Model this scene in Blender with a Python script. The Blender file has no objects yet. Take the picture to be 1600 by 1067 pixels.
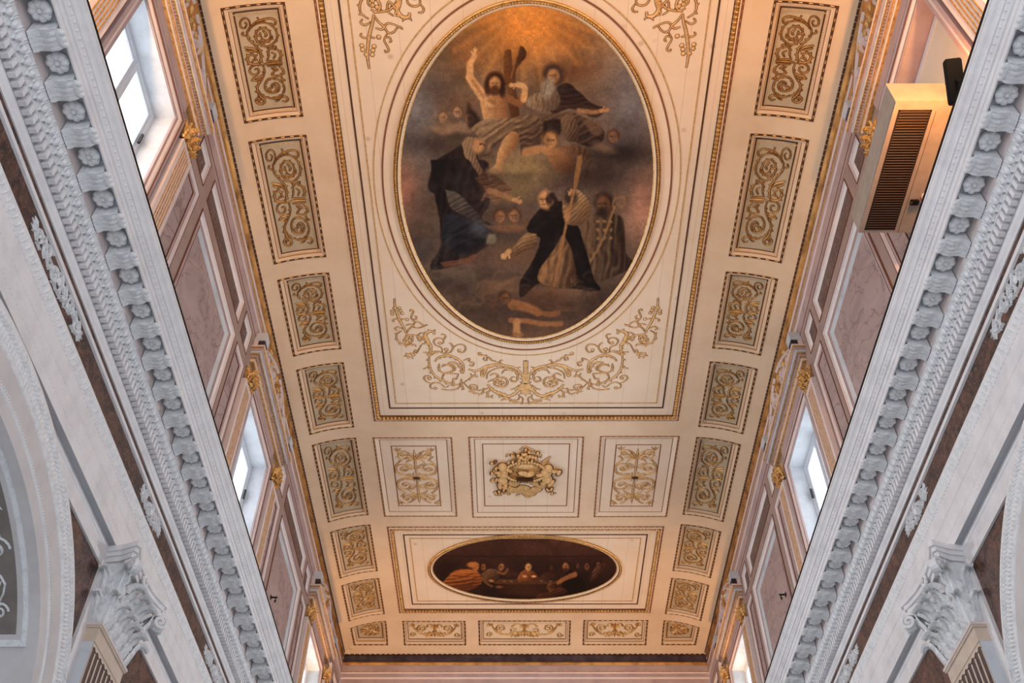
import bpy, math, random
import numpy as np
from math import sin, cos, pi, radians, sqrt, atan2, hypot
from mathutils import Vector, Matrix

random.seed(7)
SC = bpy.context.scene
COL = SC.collection
ZO = 1.6                     # eye height of the photographer above the nave floor; heights below are measured from it
# ------------------------------------------------------------------ camera
CX, PITCH, YAW, ROLL, FPX = -0.245, radians(47.6), radians(0.4), radians(0.18), 1556.0
cam = bpy.data.cameras.new('camera'); co = bpy.data.objects.new('camera', cam); COL.objects.link(co)
cam.sensor_width = 36; cam.lens = FPX * 36 / 1600; cam.clip_end = 200
co.matrix_world = (Matrix.Translation((CX, 0, ZO)) @ Matrix.Rotation(YAW, 4, 'Z')
                   @ Matrix.Rotation(pi / 2 + PITCH, 4, 'X') @ Matrix.Rotation(ROLL, 4, 'Z'))
SC.camera = co
VIEW = co.matrix_world.copy()      # the photograph's own standpoint, used only to turn traced picture points into ceiling points
# ------------------------------------------------------------------ view + world + lamps
SC.view_settings.view_transform = 'Standard'; SC.view_settings.look = 'None'
SC.view_settings.exposure = 0.05; SC.view_settings.gamma = 1; SC.view_settings.use_curve_mapping = False
SC.cycles.max_bounces = 6; SC.cycles.diffuse_bounces = 4; SC.cycles.use_denoising = True
SC.cycles.sample_clamp_indirect = 4
W = bpy.data.worlds.new('sky'); SC.world = W; W.use_nodes = True
bg = W.node_tree.nodes['Background']; bg.inputs[0].default_value = (0.88, 0.92, 1.0, 1); bg.inputs[1].default_value = 0.36

def lamp(name, kind, loc, energy, color, rot=None, target=None, **kw):
    L = bpy.data.lights.new(name, kind); L.energy = energy; L.color = color
    for k, v in kw.items(): setattr(L, k, v)
    o = bpy.data.objects.new(name, L); COL.objects.link(o); o.location = (loc[0], loc[1], loc[2] + ZO)
    if target is not None:
        o.rotation_euler = (Vector(target) - Vector(loc)).to_track_quat('-Z', 'Y').to_euler()
    return o
WARM = (1.0, 0.51, 0.16)
# warm floodlights standing on the two cornice ledges, turned up to the ceiling
FLOODS = []
for s in (-1, 1):
    for y in (3.2, 26.6):
        FLOODS.append((s * 5.55, y, 11.25, s * 4.3, y + (4.4 if y < 10 else 2.0), 18.0, 1500 if y < 10 else 620, s))
for x, y, z, tx, ty, tz, e, s in FLOODS:
    lamp('floodlight_lamp', 'SPOT', (x - s * .02, y, z + .22), e, WARM, target=(tx, ty, tz), spot_size=2.0, spot_blend=.9, shadow_soft_size=.15)
# daylight from the clerestory windows (their lower halves, above the cornice ledge, and lamps added for unseen windows behind the camera)
for s in (-1, 1):
    for y, z, h, e, dz in ((-10.8, 13.4, 3, 260, 9), (-1.6, 13.4, 3, 300, 9), (7.6, 12.1, 1.5, 300, 6), (16.8, 12.1, 1.5, 470, 2.5), (26.0, 12.1, 1.5, 180, 2)):
        if s > 0 and y == 7.6: continue
        lamp('daylight_window', 'AREA', (s * 6.0, y, z), e, (.95, .97, 1), target=(0, y, z - dz), shape='RECTANGLE', size=2.1, size_y=h)
# the floodlight beside the ventilation box
lamp('floodlight_lamp', 'SPOT', (5.55, 6.45, 12.15), 230, (1, .36, .09), target=(5.55, 7.3, 13.1), spot_size=2.6, spot_blend=.8, shadow_soft_size=.06)
# added fill lamp behind the camera, standing in for soft daylight from below
lamp('nave_fill', 'AREA', (0, -6, 4), 560, (.86, .92, 1), target=(0, 12, 14), shape='RECTANGLE', size=8, size_y=8)

# ------------------------------------------------------------------ materials
def s2l(c):
    return tuple(((x / 255) / 12.92 if x / 255 <= .04045 else ((x / 255 + .055) / 1.055) ** 2.4) for x in c)
def mat(name, col, rough=.7, metal=0, noise=None, bump=0, bscale=30, spec=.3):
    """noise=(scale, second colour, contrast position, width)"""
    m = bpy.data.materials.new(name); m.use_nodes = True; N = m.node_tree.nodes; L = m.node_tree.links
    b = N['Principled BSDF']; b.inputs['Roughness'].default_value = rough; b.inputs['Metallic'].default_value = metal
    b.inputs['Specular IOR Level'].default_value = spec
    b.inputs['Base Color'].default_value = (*col, 1)
    tc = N.new('ShaderNodeTexCoord')
    if noise:
        n = N.new('ShaderNodeTexNoise'); n.inputs['Scale'].default_value = noise[0]; n.inputs['Detail'].default_value = 6
        n.inputs['Roughness'].default_value = .65
        L.new(tc.outputs['Object'], n.inputs['Vector'])
        r = N.new('ShaderNodeValToRGB'); r.color_ramp.elements[0].position = noise[2] - noise[3]; r.color_ramp.elements[1].position = noise[2] + noise[3]
        r.color_ramp.elements[0].color = (*noise[1], 1); r.color_ramp.elements[1].color = (*col, 1)
        L.new(n.outputs['Fac'], r.inputs['Fac']); L.new(r.outputs['Color'], b.inputs['Base Color'])
    if bump:
        n2 = N.new('ShaderNodeTexNoise'); n2.inputs['Scale'].default_value = bscale; n2.inputs['Detail'].default_value = 4
        L.new(tc.outputs['Object'], n2.inputs['Vector'])
        bp = N.new('ShaderNodeBump'); bp.inputs['Strength'].default_value = bump; bp.inputs['Distance'].default_value = .03
        L.new(n2.outputs['Fac'], bp.inputs['Height']); L.new(bp.outputs['Normal'], b.inputs['Normal'])
    return m
def marble(name, base, dark, vein, scale=.9, vs=2.2, mottle=.5):
    m = bpy.data.materials.new(name); m.use_nodes = True; N = m.node_tree.nodes; L = m.node_tree.links
    b = N['Principled BSDF']; b.inputs['Roughness'].default_value = .45
    tc = N.new('ShaderNodeTexCoord')
    n = N.new('ShaderNodeTexNoise'); n.inputs['Scale'].default_value = scale; n.inputs['Detail'].default_value = 8; n.inputs['Roughness'].default_value = .7; n.inputs['Distortion'].default_value = 1.2
    L.new(tc.outputs['Object'], n.inputs['Vector'])
    r = N.new('ShaderNodeValToRGB'); r.color_ramp.elements[0].position = mottle - .09; r.color_ramp.elements[1].position = mottle + .10
    r.color_ramp.elements[0].color = (*dark, 1); r.color_ramp.elements[1].color = (*base, 1)
    L.new(n.outputs['Fac'], r.inputs['Fac'])
    v = N.new('ShaderNodeTexNoise'); v.inputs['Scale'].default_value = vs; v.inputs['Detail'].default_value = 5; v.inputs['Distortion'].default_value = 2.0
    L.new(tc.outputs['Object'], v.inputs['Vector'])
    a = N.new('ShaderNodeMath'); a.operation = 'SUBTRACT'; a.inputs[1].default_value = .5; L.new(v.outputs['Fac'], a.inputs[0])
    ab = N.new('ShaderNodeMath'); ab.operation = 'ABSOLUTE'; L.new(a.outputs[0], ab.inputs[0])
    vr = N.new('ShaderNodeValToRGB'); vr.color_ramp.elements[0].position = 0; vr.color_ramp.elements[1].position = .022
    vr.color_ramp.elements[0].color = (1, 1, 1, 1); vr.color_ramp.elements[1].color = (0, 0, 0, 1)
    L.new(ab.outputs[0], vr.inputs['Fac'])
    mx = N.new('ShaderNodeMix'); mx.data_type = 'RGBA'; mx.inputs['B'].default_value = (*vein, 1)
    mf = N.new('ShaderNodeMath'); mf.operation = 'MULTIPLY'; mf.inputs[1].default_value = .75
    L.new(vr.outputs['Color'], mf.inputs[0]); L.new(mf.outputs[0], mx.inputs['Factor'])
    L.new(r.outputs['Color'], mx.inputs['A']); L.new(mx.outputs['Result'], b.inputs['Base Color'])
    return m
def emit(name, col, st):
    m = bpy.data.materials.new(name); m.use_nodes = True; N = m.node_tree.nodes; L = m.node_tree.links
    N.remove(N['Principled BSDF']); e = N.new('ShaderNodeEmission'); e.inputs[0].default_value = (*col, 1); e.inputs[1].default_value = st
    L.new(e.outputs[0], N['Material Output'].inputs[0]); return m
M_ = {
 'flutemarble': marble('dark_wine_marble', (.075, .038, .035), (.035, .017, .016), (.14, .08, .07), 4, 6, .5),
 'white': mat('white_stucco', (.84, .83, .84), .75, noise=(2.2, (.70, .685, .70), .42, .16), bump=.25, bscale=25),
 'relief': mat('white_relief_stucco', (.86, .87, .88), .7, noise=(9, (.69, .70, .72), .42, .12), bump=.5, bscale=38),
 'pink': mat('rosy_white_stucco', (.76, .66, .64), .75, noise=(2, (.66, .56, .55), .42, .18)),
 'lilac': mat('mauve_stucco', (.50, .38, .37), .65, noise=(1.6, (.38, .28, .285), .45, .16)),
 'tan': mat('taupe_stucco', (.40, .30, .27), .65, noise=(2.5, (.32, .23, .21), .45, .16)),
 'rust': mat('rust_line_paint', (.16, .055, .028), .7),
 'blue': mat('pale_blue_plaster', (.60, .64, .69), .8, noise=(1.3, (.44, .47, .51), .43, .12), bump=.15, bscale=8),
 'grey': mat('shade_grey_plaster', (.42, .43, .46), .8, noise=(2, (.36, .37, .40), .45, .15)),
 'gold': mat('gilding', (.78, .50, .20), .38, .75, noise=(14, (.42, .23, .07), .43, .12), bump=.3, bscale=60),
 'goldpaint': mat('gold_paint', (.62, .40, .17), .5, .25, noise=(16, (.40, .23, .09), .44, .12)),
 'golddark': mat('dark_gilding', (.56, .29, .09), .4, .55, noise=(2.2, (.17, .07, .02), .44, .14), bump=.3, bscale=20),
 'brown': mat('brown_line_and_shade_paint', (.085, .034, .014), .8),  # dark lines, also the shade painted in round gilded relief
 'brownline': mat('russet_line_paint', (.22, .085, .04), .8),
 'cream': mat('cream_painted_plaster', (.77, .595, .42), .8, noise=(.9, (.67, .49, .32), .42, .2)),
 'creamlight': mat('pale_cream_canvas', (.81, .67, .52), .8, noise=(.7, (.72, .57, .42), .42, .22)),
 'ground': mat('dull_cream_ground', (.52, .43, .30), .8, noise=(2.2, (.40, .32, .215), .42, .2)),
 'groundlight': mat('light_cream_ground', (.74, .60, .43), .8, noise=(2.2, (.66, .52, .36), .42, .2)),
 'redmarble': marble('brown_red_marble', (.145, .062, .042), (.030, .013, .010), (.30, .17, .12), 3.6, 7, .52),
 'marble': marble('mauve_veined_marble', (.47, .37, .37), (.36, .275, .28), (.20, .13, .14), .8, .9, .5),
 'redmarble2': marble('purple_brown_marble', (.15, .095, .088), (.09, .055, .052), (.33, .24, .22), 2.5, 2.4, .5),
 'goldlight': mat('bright_gold_paint', (.78, .51, .24), .5, .15, noise=(14, (.50, .29, .11), .44, .12)),
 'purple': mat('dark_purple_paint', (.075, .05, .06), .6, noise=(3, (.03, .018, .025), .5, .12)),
 'sash': mat('pale_window_paint', (.62, .66, .72), .5),
 'glass': emit('bright_frosted_pane', (.90, .95, 1.0), 3.0),
 'board': mat('beige_board', (.72, .66, .54), .8, noise=(1.5, (.66, .60, .48), .45, .15)),
 'boxwood': mat('beige_painted_wood', (.40, .34, .285), .55, noise=(4, (.33, .275, .225), .45, .15)),
 'black': mat('black_plastic', (.008, .008, .009), .7, spec=.1),
 'void': mat('dark_box_inside', (.03, .02, .015), .9),
 'slat': mat('brown_slat', (.15, .095, .06), .5),
 'iron': mat('black_iron', (.02, .018, .018), .5, .5),
}
# a ceiling canvas of sewn vertical strips, with round damp stains
def canvas_ground(name, base, second, stain):
    m = mat(name, base, .85, noise=(.55, second, .45, .22)); N = m.node_tree.nodes; L = m.node_tree.links
    b = N['Principled BSDF']; src = b.inputs['Base Color'].links[0].from_socket
    tc = N.new('ShaderNodeTexCoord'); vo = N.new('ShaderNodeTexVoronoi'); vo.inputs['Scale'].default_value = 1.35
    L.new(tc.outputs['Object'], vo.inputs['Vector'])
    r = N.new('ShaderNodeValToRGB'); r.color_ramp.elements[0].position = .03; r.color_ramp.elements[1].position = .11
    r.color_ramp.elements[0].color = (.55, .55, .55, 1); r.color_ramp.elements[1].color = (0, 0, 0, 1)
    L.new(vo.outputs['Distance'], r.inputs['Fac'])
    mx = N.new('ShaderNodeMix'); mx.data_type = 'RGBA'; mx.inputs['B'].default_value = (*stain, 1)
    L.new(r.outputs['Color'], mx.inputs['Factor']); L.new(src, mx.inputs['A'])
    # seams of the strips
    sp = N.new('ShaderNodeSeparateXYZ'); L.new(tc.outputs['Object'], sp.inputs[0])
    mm = N.new('ShaderNodeMath'); mm.operation = 'PINGPONG'; mm.inputs[1].default_value = .31; L.new(sp.outputs['X'], mm.inputs[0])
    lt = N.new('ShaderNodeMath'); lt.operation = 'LESS_THAN'; lt.inputs[1].default_value = .008; L.new(mm.outputs[0], lt.inputs[0])
    sf = N.new('ShaderNodeMath'); sf.operation = 'MULTIPLY'; sf.inputs[1].default_value = .30; L.new(lt.outputs[0], sf.inputs[0])
    mx2 = N.new('ShaderNodeMix'); mx2.data_type = 'RGBA'; mx2.inputs['B'].default_value = (*stain, 1)
    L.new(sf.outputs[0], mx2.inputs['Factor']); L.new(mx.outputs['Result'], mx2.inputs['A']); L.new(mx2.outputs['Result'], b.inputs['Base Color'])
    return m
M_['field'] = canvas_ground('stained_cream_canvas', (.82, .68, .53), (.72, .56, .405), (.42, .25, .14))

# ------------------------------------------------------------------ mesh helpers
class MB:
    def __init__(s): s.v = []; s.f = []; s.m = []; s.names = []
    def mi(s, name):
        if name not in s.names: s.names.append(name)
        return s.names.index(name)
    def add(s, vs, fs, m):
        k = len(s.v); s.v.extend(vs); i = s.mi(m)
        for f in fs: s.f.append([a + k for a in f]); s.m.append(i)
    def box(s, x0, x1, y0, y1, z0, z1, m):
        s.add([(x, y, z) for x in (x0, x1) for y in (y0, y1) for z in (z0, z1)],
              [(0, 1, 3, 2), (4, 6, 7, 5), (0, 4, 5, 1), (2, 3, 7, 6), (0, 2, 6, 4), (1, 5, 7, 3)], m)
    def loft(s, loops, ms, closed=True):
        """loops of equal length; ms = material of each strip (or one)"""
        n = len(loops[0]); k = len(s.v)
        for l in loops: s.v.extend(l)
        for i in range(len(loops) - 1):
            mi = s.mi(ms if isinstance(ms, str) else ms[i])
            for j in range(n if closed else n - 1):
                j2 = (j + 1) % n
                s.f.append([k + i * n + j, k + i * n + j2, k + (i + 1) * n + j2, k + (i + 1) * n + j]); s.m.append(mi)
    def ball(s, c, r, m, seg=8, rings=5, rot=None):
        vs = []
        if not hasattr(r, '__len__'): r = (r, r, r)
        for i in range(1, rings):
            for j in range(seg):
                a = pi * i / rings; b = 2 * pi * j / seg
                vs.append(Vector((r[0] * sin(a) * cos(b), r[1] * sin(a) * sin(b), r[2] * cos(a))))
        vs += [Vector((0, 0, r[2])), Vector((0, 0, -r[2]))]
        if rot is not None: vs = [rot @ v for v in vs]
        vs = [(v.x + c[0], v.y + c[1], v.z + c[2]) for v in vs]
        fs = []
        for i in range(rings - 2):
            for j in range(seg): fs.append((i * seg + j, i * seg + (j + 1) % seg, (i + 1) * seg + (j + 1) % seg, (i + 1) * seg + j))
        T = len(vs) - 2
        for j in range(seg):
            fs.append((T, (j + 1) % seg, j)); fs.append((T + 1, (rings - 2) * seg + j, (rings - 2) * seg + (j + 1) % seg))
        s.add(vs, fs, m)
    def tube(s, pts, rad, m, seg=6):
        loops = []
        P = [Vector(p) for p in pts]
        for i, p in enumerate(P):
            t = (P[min(i + 1, len(P) - 1)] - P[max(i - 1, 0)]).normalized()
            u = t.orthogonal().normalized() if i == 0 else (u - t * u.dot(t)).normalized()
            w = t.cross(u); r = rad[i] if hasattr(rad, '__len__') else rad
            loops.append([tuple(p + (u * cos(2 * pi * j / seg) + w * sin(2 * pi * j / seg)) * r) for j in range(seg)])
        s.loft(loops, m)
        k = len(s.v); n = seg; mi = s.mi(m)
        s.f.append([k - n + j for j in range(n)]); s.m.append(mi)
        k0 = k - n * len(P); s.f.append([k0 + j for j in range(n)][::-1]); s.m.append(mi)
    def build(s, name, parent=None, origin=None, smooth=False, bevel=0):
        """links the collected shapes as one mesh object; coordinates are nave coordinates"""
        me = bpy.data.meshes.new(name)
        root = parent
        while root is not None and root.parent is not None: root = root.parent
        if root is not None: o0 = Vector(root.location) - Vector((0, 0, ZO))
        elif origin is not None: o0 = Vector(origin)
        else: o0 = Vector((0, 0, -ZO))
        me.from_pydata([(a[0] - o0.x, a[1] - o0.y, a[2] - o0.z) for a in s.v], [], s.f)
        for n in s.names: me.materials.append(M_[n])
        me.polygons.foreach_set('material_index', s.m)
        if smooth: me.polygons.foreach_set('use_smooth', [True] * len(me.polygons))
        me.update()
        o = bpy.data.objects.new(name, me); COL.objects.link(o)
        if parent is None: o.location = (o0.x, o0.y, o0.z + ZO)
        else: o.parent = parent
        return o
def thing(name, label, cat, loc, group=None):
    o = bpy.data.objects.new(name, None); COL.objects.link(o); o.location = (loc[0], loc[1], loc[2] + ZO); o.empty_display_size = .1
    return tag(o, label, cat, group)
def tag(o, label=None, cat=None, group=None, kind=None):
    if label: o['label'] = label
    if cat: o['category'] = cat
    if group: o['group'] = group
    if kind: o['kind'] = kind
    return o
def struct(mb, name, parent=None, smooth=False):
    return tag(mb.build(name, parent, smooth=smooth), kind='structure' if parent is None else None)
def dup(root, loc, label=None, group=None, parent=None):
    r = root.copy(); COL.objects.link(r)
    if loc is not None: r.location = (loc[0], loc[1], loc[2] + ZO)
    if label: r['label'] = label
    if group: r['group'] = group
    for ch in list(root.children):
        c = ch.copy(); COL.objects.link(c); c.parent = r
        for g in list(ch.children):
            d = g.copy(); COL.objects.link(d); d.parent = c
    return r
ORD = ['first', 'second', 'third', 'fourth', 'fifth', 'sixth', 'seventh', 'eighth', 'ninth', 'tenth', 'eleventh', 'twelfth', 'thirteenth', 'fourteenth',
       'fifteenth', 'sixteenth', 'seventeenth', 'eighteenth', 'nineteenth', 'twentieth', 'twenty-first', 'twenty-second', 'twenty-third', 'twenty-fourth', 'twenty-fifth', 'twenty-sixth']
SIDE = {-1: 'left', 1: 'right'}

# surfaces: a 2-D point plus a height h towards the nave -> a point of the room
H = 18.0; ON, ONY = 4.42, 28.61; XE, YE = 6.04, 30.23
def zc(x, y):
    d = max(abs(x) - ON, y - ONY, 0); return H - .1656 * d * d
def Mc(x, y, h): return (x, y, zc(x, y) - h)
def Mflat(z): return lambda x, y, h: (x, y, z - h)
def Mw(s, X=6.1): return lambda y, z, h: (s * (X - h), y, z)
def Me(x, z, h): return (x, YE - h, z)

def ring(mb, M, rect, prof, nsub=1, fill=None, mx=None):
    """rect=(a0,a1,b0,b1); prof=[(inset,h,mat of the strip to the next)]; mouldings swept round a rectangle"""
    a0, a1, b0, b1 = rect; loops = []
    for p in prof:
        i, h = p[0], p[1]
        A0, A1, B0, B1 = a0 + i, a1 - i, b0 + i, b1 - i; l = []
        for (x, y), (X, Y) in (((A0, B0), (A1, B0)), ((A1, B0), (A1, B1)), ((A1, B1), (A0, B1)), ((A0, B1), (A0, B0))):
            for k in range(nsub): t = k / nsub; l.append(M(x + (X - x) * t, y + (Y - y) * t, h))
        loops.append(l)
    mb.loft(loops, [p[2] for p in prof[:-1]])
    if fill:
        i, h = prof[-1][0], prof[-1][1]
        plate(mb, M, (a0 + i, a1 - i, b0 + i, b1 - i), h, fill, nsub)
def plate(mb, M, r, h, m, n=1, nb=None):
    nb = nb or n
    vs = [M(r[0] + (r[1] - r[0]) * i / n, r[2] + (r[3] - r[2]) * j / nb, h) for i in range(n + 1) for j in range(nb + 1)]
    mb.add(vs, [(i * (nb + 1) + j, (i + 1) * (nb + 1) + j, (i + 1) * (nb + 1) + j + 1, i * (nb + 1) + j + 1) for i in range(n) for j in range(nb)], m)
def dashes(mb, M, rect, inset, w, period, h, m, fill=.6):
    a0, a1, b0, b1 = rect[0] + inset, rect[1] - inset, rect[2] + inset, rect[3] - inset
    for (x, y), (X, Y) in (((a0, b0), (a1, b0)), ((a1, b0), (a1, b1)), ((a1, b1), (a0, b1)), ((a0, b1), (a0, b0))):
        L = hypot(X - x, Y - y); n = max(1, round(L / period)); ux, uy = (X - x) / L, (Y - y) / L; nx, ny = -uy, ux
        for k in range(n):
            c = (k + .5) * L / n; e = L / n * fill / 2; q = []
            for (t, o, hh) in ((-e, -w, 0), (e, -w, 0), (e, w, 0), (-e, w, 0), (-e * .6, 0, h), (e * .6, 0, h)):
                q.append(M(x + ux * (c + t) + nx * o, y + uy * (c + t) + ny * o, hh + .002))
            mb.add(q, [(0, 1, 5, 4), (2, 3, 4, 5), (1, 2, 5), (3, 0, 4)], m)
def resample(pts, n=None, step=None):
    """Catmull-Rom through the points"""
    P = [pts[0]] + list(pts) + [pts[-1]]; out = []
    for i in range(1, len(P) - 2):
        p0, p1, p2, p3 = P[i - 1], P[i], P[i + 1], P[i + 2]; k = n or 4
        for j in range(k):
            t = j / k
            out.append(tuple(.5 * ((2 * b) + (-a + c) * t + (2 * a - 5 * b + 4 * c - d) * t * t + (-a + 3 * b - 3 * c + d) * t ** 3) for a, b, c, d in zip(p0, p1, p2, p3)))
    out.append(tuple(pts[-1])); return out
def stroke(mb, M, pts, w, h, m, taper='both', out=None, base=0.0):
    """a relief ribbon with a ridge along a 2-D line; out = (material, extra width) of a flat edge strip (drawn contours, painted-in shade)"""
    n = len(pts)
    if n < 2: return
    l, c, r, lo, ro = [], [], [], [], []
    for i, p in enumerate(pts):
        a = pts[max(i - 1, 0)]; b = pts[min(i + 1, n - 1)]
        dx, dy = b[0] - a[0], b[1] - a[1]; L = hypot(dx, dy) or 1e-9; nx, ny = -dy / L, dx / L; t = i / (n - 1)
        if taper == 'both': k = .35 + .65 * sin(pi * min(max(t * .9 + .05, 0), 1))
        elif taper == 'leaf': k = max(.04, sin(pi * t ** .8))
        elif taper == 'end': k = 1 - .7 * t
        else: k = 1
        W_ = w * k / 2
        l.append(M(p[0] + nx * W_, p[1] + ny * W_, base)); r.append(M(p[0] - nx * W_, p[1] - ny * W_, base)); c.append(M(p[0], p[1], base + h * (.4 + .6 * k)))
        if out:
            Q = W_ + out[1]
            lo.append(M(p[0] + nx * Q, p[1] + ny * Q, base + .0015)); ro.append(M(p[0] - nx * Q, p[1] - ny * Q, base + .0015))
    mb.loft([l, c, r], m, closed=False)
    if out: mb.loft([lo, ro], out[0], closed=False)
def spiral(cx, cy, r0, r1, a0, turns, n=22, sx=1, sy=1):
    return [(cx + sx * (r0 + (r1 - r0) * t / n) * cos(a0 + 2 * pi * turns * t / n), cy + sy * (r0 + (r1 - r0) * t / n) * sin(a0 + 2 * pi * turns * t / n)) for t in range(n + 1)]
def blob2(mb, M, c, r, h, m, n=6, out=None, base=0.0):
    mb.add([M(c[0], c[1], base + h)] + [M(c[0] + r * cos(2 * pi * k / n), c[1] + r * sin(2 * pi * k / n), base) for k in range(n)], [(0, 1 + k, 1 + (k + 1) % n) for k in range(n)], m)
    if out:
        q = r + out[1]; mb.add([M(c[0] + q * cos(2 * pi * k / n), c[1] + q * sin(2 * pi * k / n), base + .0015) for k in range(n)], [tuple(range(n))], out[0])
def barbs(mb, M, pts, w, h, m, every=3, size=2.2, side=1, out=None, base=0.0):
    """little leaves springing from one side of a stem"""
    for i in range(every, len(pts) - 1, every):
        a, b = pts[i - 1], pts[i + 1]; dx, dy = b[0] - a[0], b[1] - a[1]; L = hypot(dx, dy) or 1e-9
        tx, ty = dx / L, dy / L; nx, ny = -ty * side, tx * side; s = w * size
        p = pts[i]; q = [p, (p[0] + tx * s * .5 + nx * s * .35, p[1] + ty * s * .5 + ny * s * .35), (p[0] + tx * s * .9 + nx * s * .9, p[1] + ty * s * .9 + ny * s * .9)]
        stroke(mb, M, q, w * .8, h * .8, m, 'leaf', out, base)
def palmette(mb, M, c, ang, R, w, h, m, n=7, spread=1.3, out=None, base=0.0):
    for k in range(n):
        a = ang + spread * (k / (n - 1) - .5) * 2; r = R * (1 - .28 * abs(k / (n - 1) - .5) * 2)
        q = [(c[0] + r * t * cos(a + .35 * (a - ang) * t), c[1] + r * t * sin(a + .35 * (a - ang) * t)) for t in (.1, .4, .7, 1)]
        stroke(mb, M, q, w, h, m, 'leaf', out, base)
# ================================================================== THE SETTING
SIDE_Y = [(7.83, 10.24), (10.65, 13.82), (14.26, 16.67), (17.11, 19.5), (19.9, 23.25), (23.7, 26.05), (26.43, 28.45)]
F1 = (-4.02, 4.02, 5.05, 19.27); F2 = (-4.09, 4.09, 23.8, 28.40)
R2 = [(-4.12, -1.985, 19.9, 23.33), (-1.55, 1.56, 19.88, 23.38), (1.985, 4.12, 19.86, 23.36)]
EN = [(-4.03, -1.95, 28.85, 29.9), (-1.53, 1.52, 28.83, 29.9), (1.93, 4.06, 28.81, 29.9)]
SC_ = [(s, y0, y1) for s in (-1, 1) for y0, y1 in SIDE_Y]
CORN = [(-1, 28.85, 29.9), (1, 28.83, 29.9)]
def srect(s, y0, y1): return (4.56, 5.71, y0, y1) if s > 0 else (-5.71, -4.56, y0, y1)
holes = [F1, F2] + R2 + EN + [srect(*c) for c in SC_ + CORN]
def ceiling():
    xs = sorted({-XE, XE, -ON, ON} | {h[0] for h in holes} | {h[1] for h in holes} | {s * (4.42 + .162 * k) for s in (-1, 1) for k in range(10)})
    ys = sorted({2.5, YE, ONY} | {h[2] for h in holes} | {h[3] for h in holes} | {ONY + .162 * k for k in range(10)})
    mb = MB(); idx = {}
    def vi(i, j):
        if (i, j) not in idx: idx[i, j] = len(mb.v); mb.v.append(Mc(xs[i], ys[j], 0))
        return idx[i, j]
    m = mb.mi('cream')
    for i in range(len(xs) - 1):
        for j in range(len(ys) - 1):
            cx, cy = (xs[i] + xs[i + 1]) / 2, (ys[j] + ys[j + 1]) / 2
            if any(h[0] < cx < h[1] and h[2] < cy < h[3] for h in holes): continue
            mb.f.append([vi(i, j), vi(i + 1, j), vi(i + 1, j + 1), vi(i, j + 1)]); mb.m.append(m)
    # roof slab above, so that no sky shows through the coffers
    mb.box(-7.2, 7.2, 2.4, 31, 18.6, 18.7, 'grey')
    c = struct(mb, 'ceiling')
    b = MB()
    for s in (-1, 1):
        dashes(b, Mc, (min(s * (XE - .02), s * (XE - .021)), max(s * (XE - .02), s * (XE - .021)), 2.5, YE - .1), 0, .018, .13, .015, 'brown', .93)
    for k in range(70):
        x = -5.95 + 11.9 * k / 69; b.box(x - .06, x + .06, YE - .025, YE + .0, 17.56, 17.59, 'brown')
    b.build('dentil_edging', c)
ceiling()

# side walls above the cornice: panels, windows
WY = [7.6, 16.8, 26.0]; PY = [12.25, 21.45, 30.65]
WH, WTOP, WBOT = 1.07, 15.2, 12.3
PANELS = []
for y in PY:
    if y < 30: PANELS += [(y - 1.58, y + 1.58, 11.3, 15.37), (y - 1.55, y + 1.53, 15.68, 16.36)]
    else: PANELS += [(y - 1.55, YE - .06, 15.68, 16.36)]
for y in WY:
    for d in (-1, 1):
        PANELS += [(*sorted((y + d * 2.06, y + d * 2.76)), 11.3, 15.38), (*sorted((y + d * 2.12, y + d * 2.76)), 15.68, 16.36)]
def side_wall(s):
    mb = MB(); M = Mw(s)
    H_ = [(y - WH, y + WH, WBOT, WTOP) for y in WY] + PANELS
    ys = sorted({2.5, YE} | {r[k] for r in H_ for k in (0, 1)}); zs = sorted({10.9, 16.5} | {r[k] for r in H_ for k in (2, 3)})
    for i in range(len(ys) - 1):
        for j in range(len(zs) - 1):
            c, d = (ys[i] + ys[i + 1]) / 2, (zs[j] + zs[j + 1]) / 2
            if any(r[0] < c < r[1] and r[2] < d < r[3] for r in H_): continue
            plate(mb, M, (ys[i], ys[i + 1], zs[j], zs[j + 1]), 0, 'tan')
    # reveals
    for y in WY:
        for a in (-WH, WH): mb.add([M(y + a, WBOT, 0), M(y + a, WTOP, 0), M(y + a, WTOP, -.42), M(y + a, WBOT, -.42)], [(0, 1, 2, 3)], 'blue')
        for z in (WBOT, WTOP): mb.add([M(y - WH, z, 0), M(y + WH, z, 0), M(y + WH, z, -.42), M(y - WH, z, -.42)], [(0, 1, 2, 3)], 'blue' if s < 0 or y > 9 else 'lilac')
    o = struct(mb, 'wall_' + SIDE[s])
    # entablature under the ceiling
    e = MB()
    prof = [(6.045, 17.575, 'golddark'), (6.03, 17.5, 'golddark'), (6.10, 17.44, 'golddark'), (6.04, 17.33, 'golddark'), (6.10, 17.24, 'brown'), (6.10, 17.22, 'pink'), (6.05, 17.20, 'pink'), (6.07, 17.16, 'lilac'),
            (6.075, 17.02, 'pink'), (6.03, 16.99, 'gold'), (6.04, 16.93, 'lilac'), (6.07, 16.84, 'pink'), (6.04, 16.82, 'pink'), (6.05, 16.74, 'lilac'), (6.085, 16.55, 'rust'), (6.09, 16.52, 'lilac'), (6.10, 16.49, 'tan')]
    e.loft([[(s * x, 2.5, z), (s * x, YE, z)] for x, z, m in prof], [p[2] for p in prof[:-1]], closed=False)
    struct(e, 'trim_%d' % (1 if s < 0 else 2))
    return o
walls = {s: side_wall(s) for s in (-1, 1)}
e = MB()
plate(e, Me, (-6.3, 6.3, 8, 16.5), 0, 'lilac')
wall_end = struct(e, 'wall_far')
e = MB()
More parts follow.
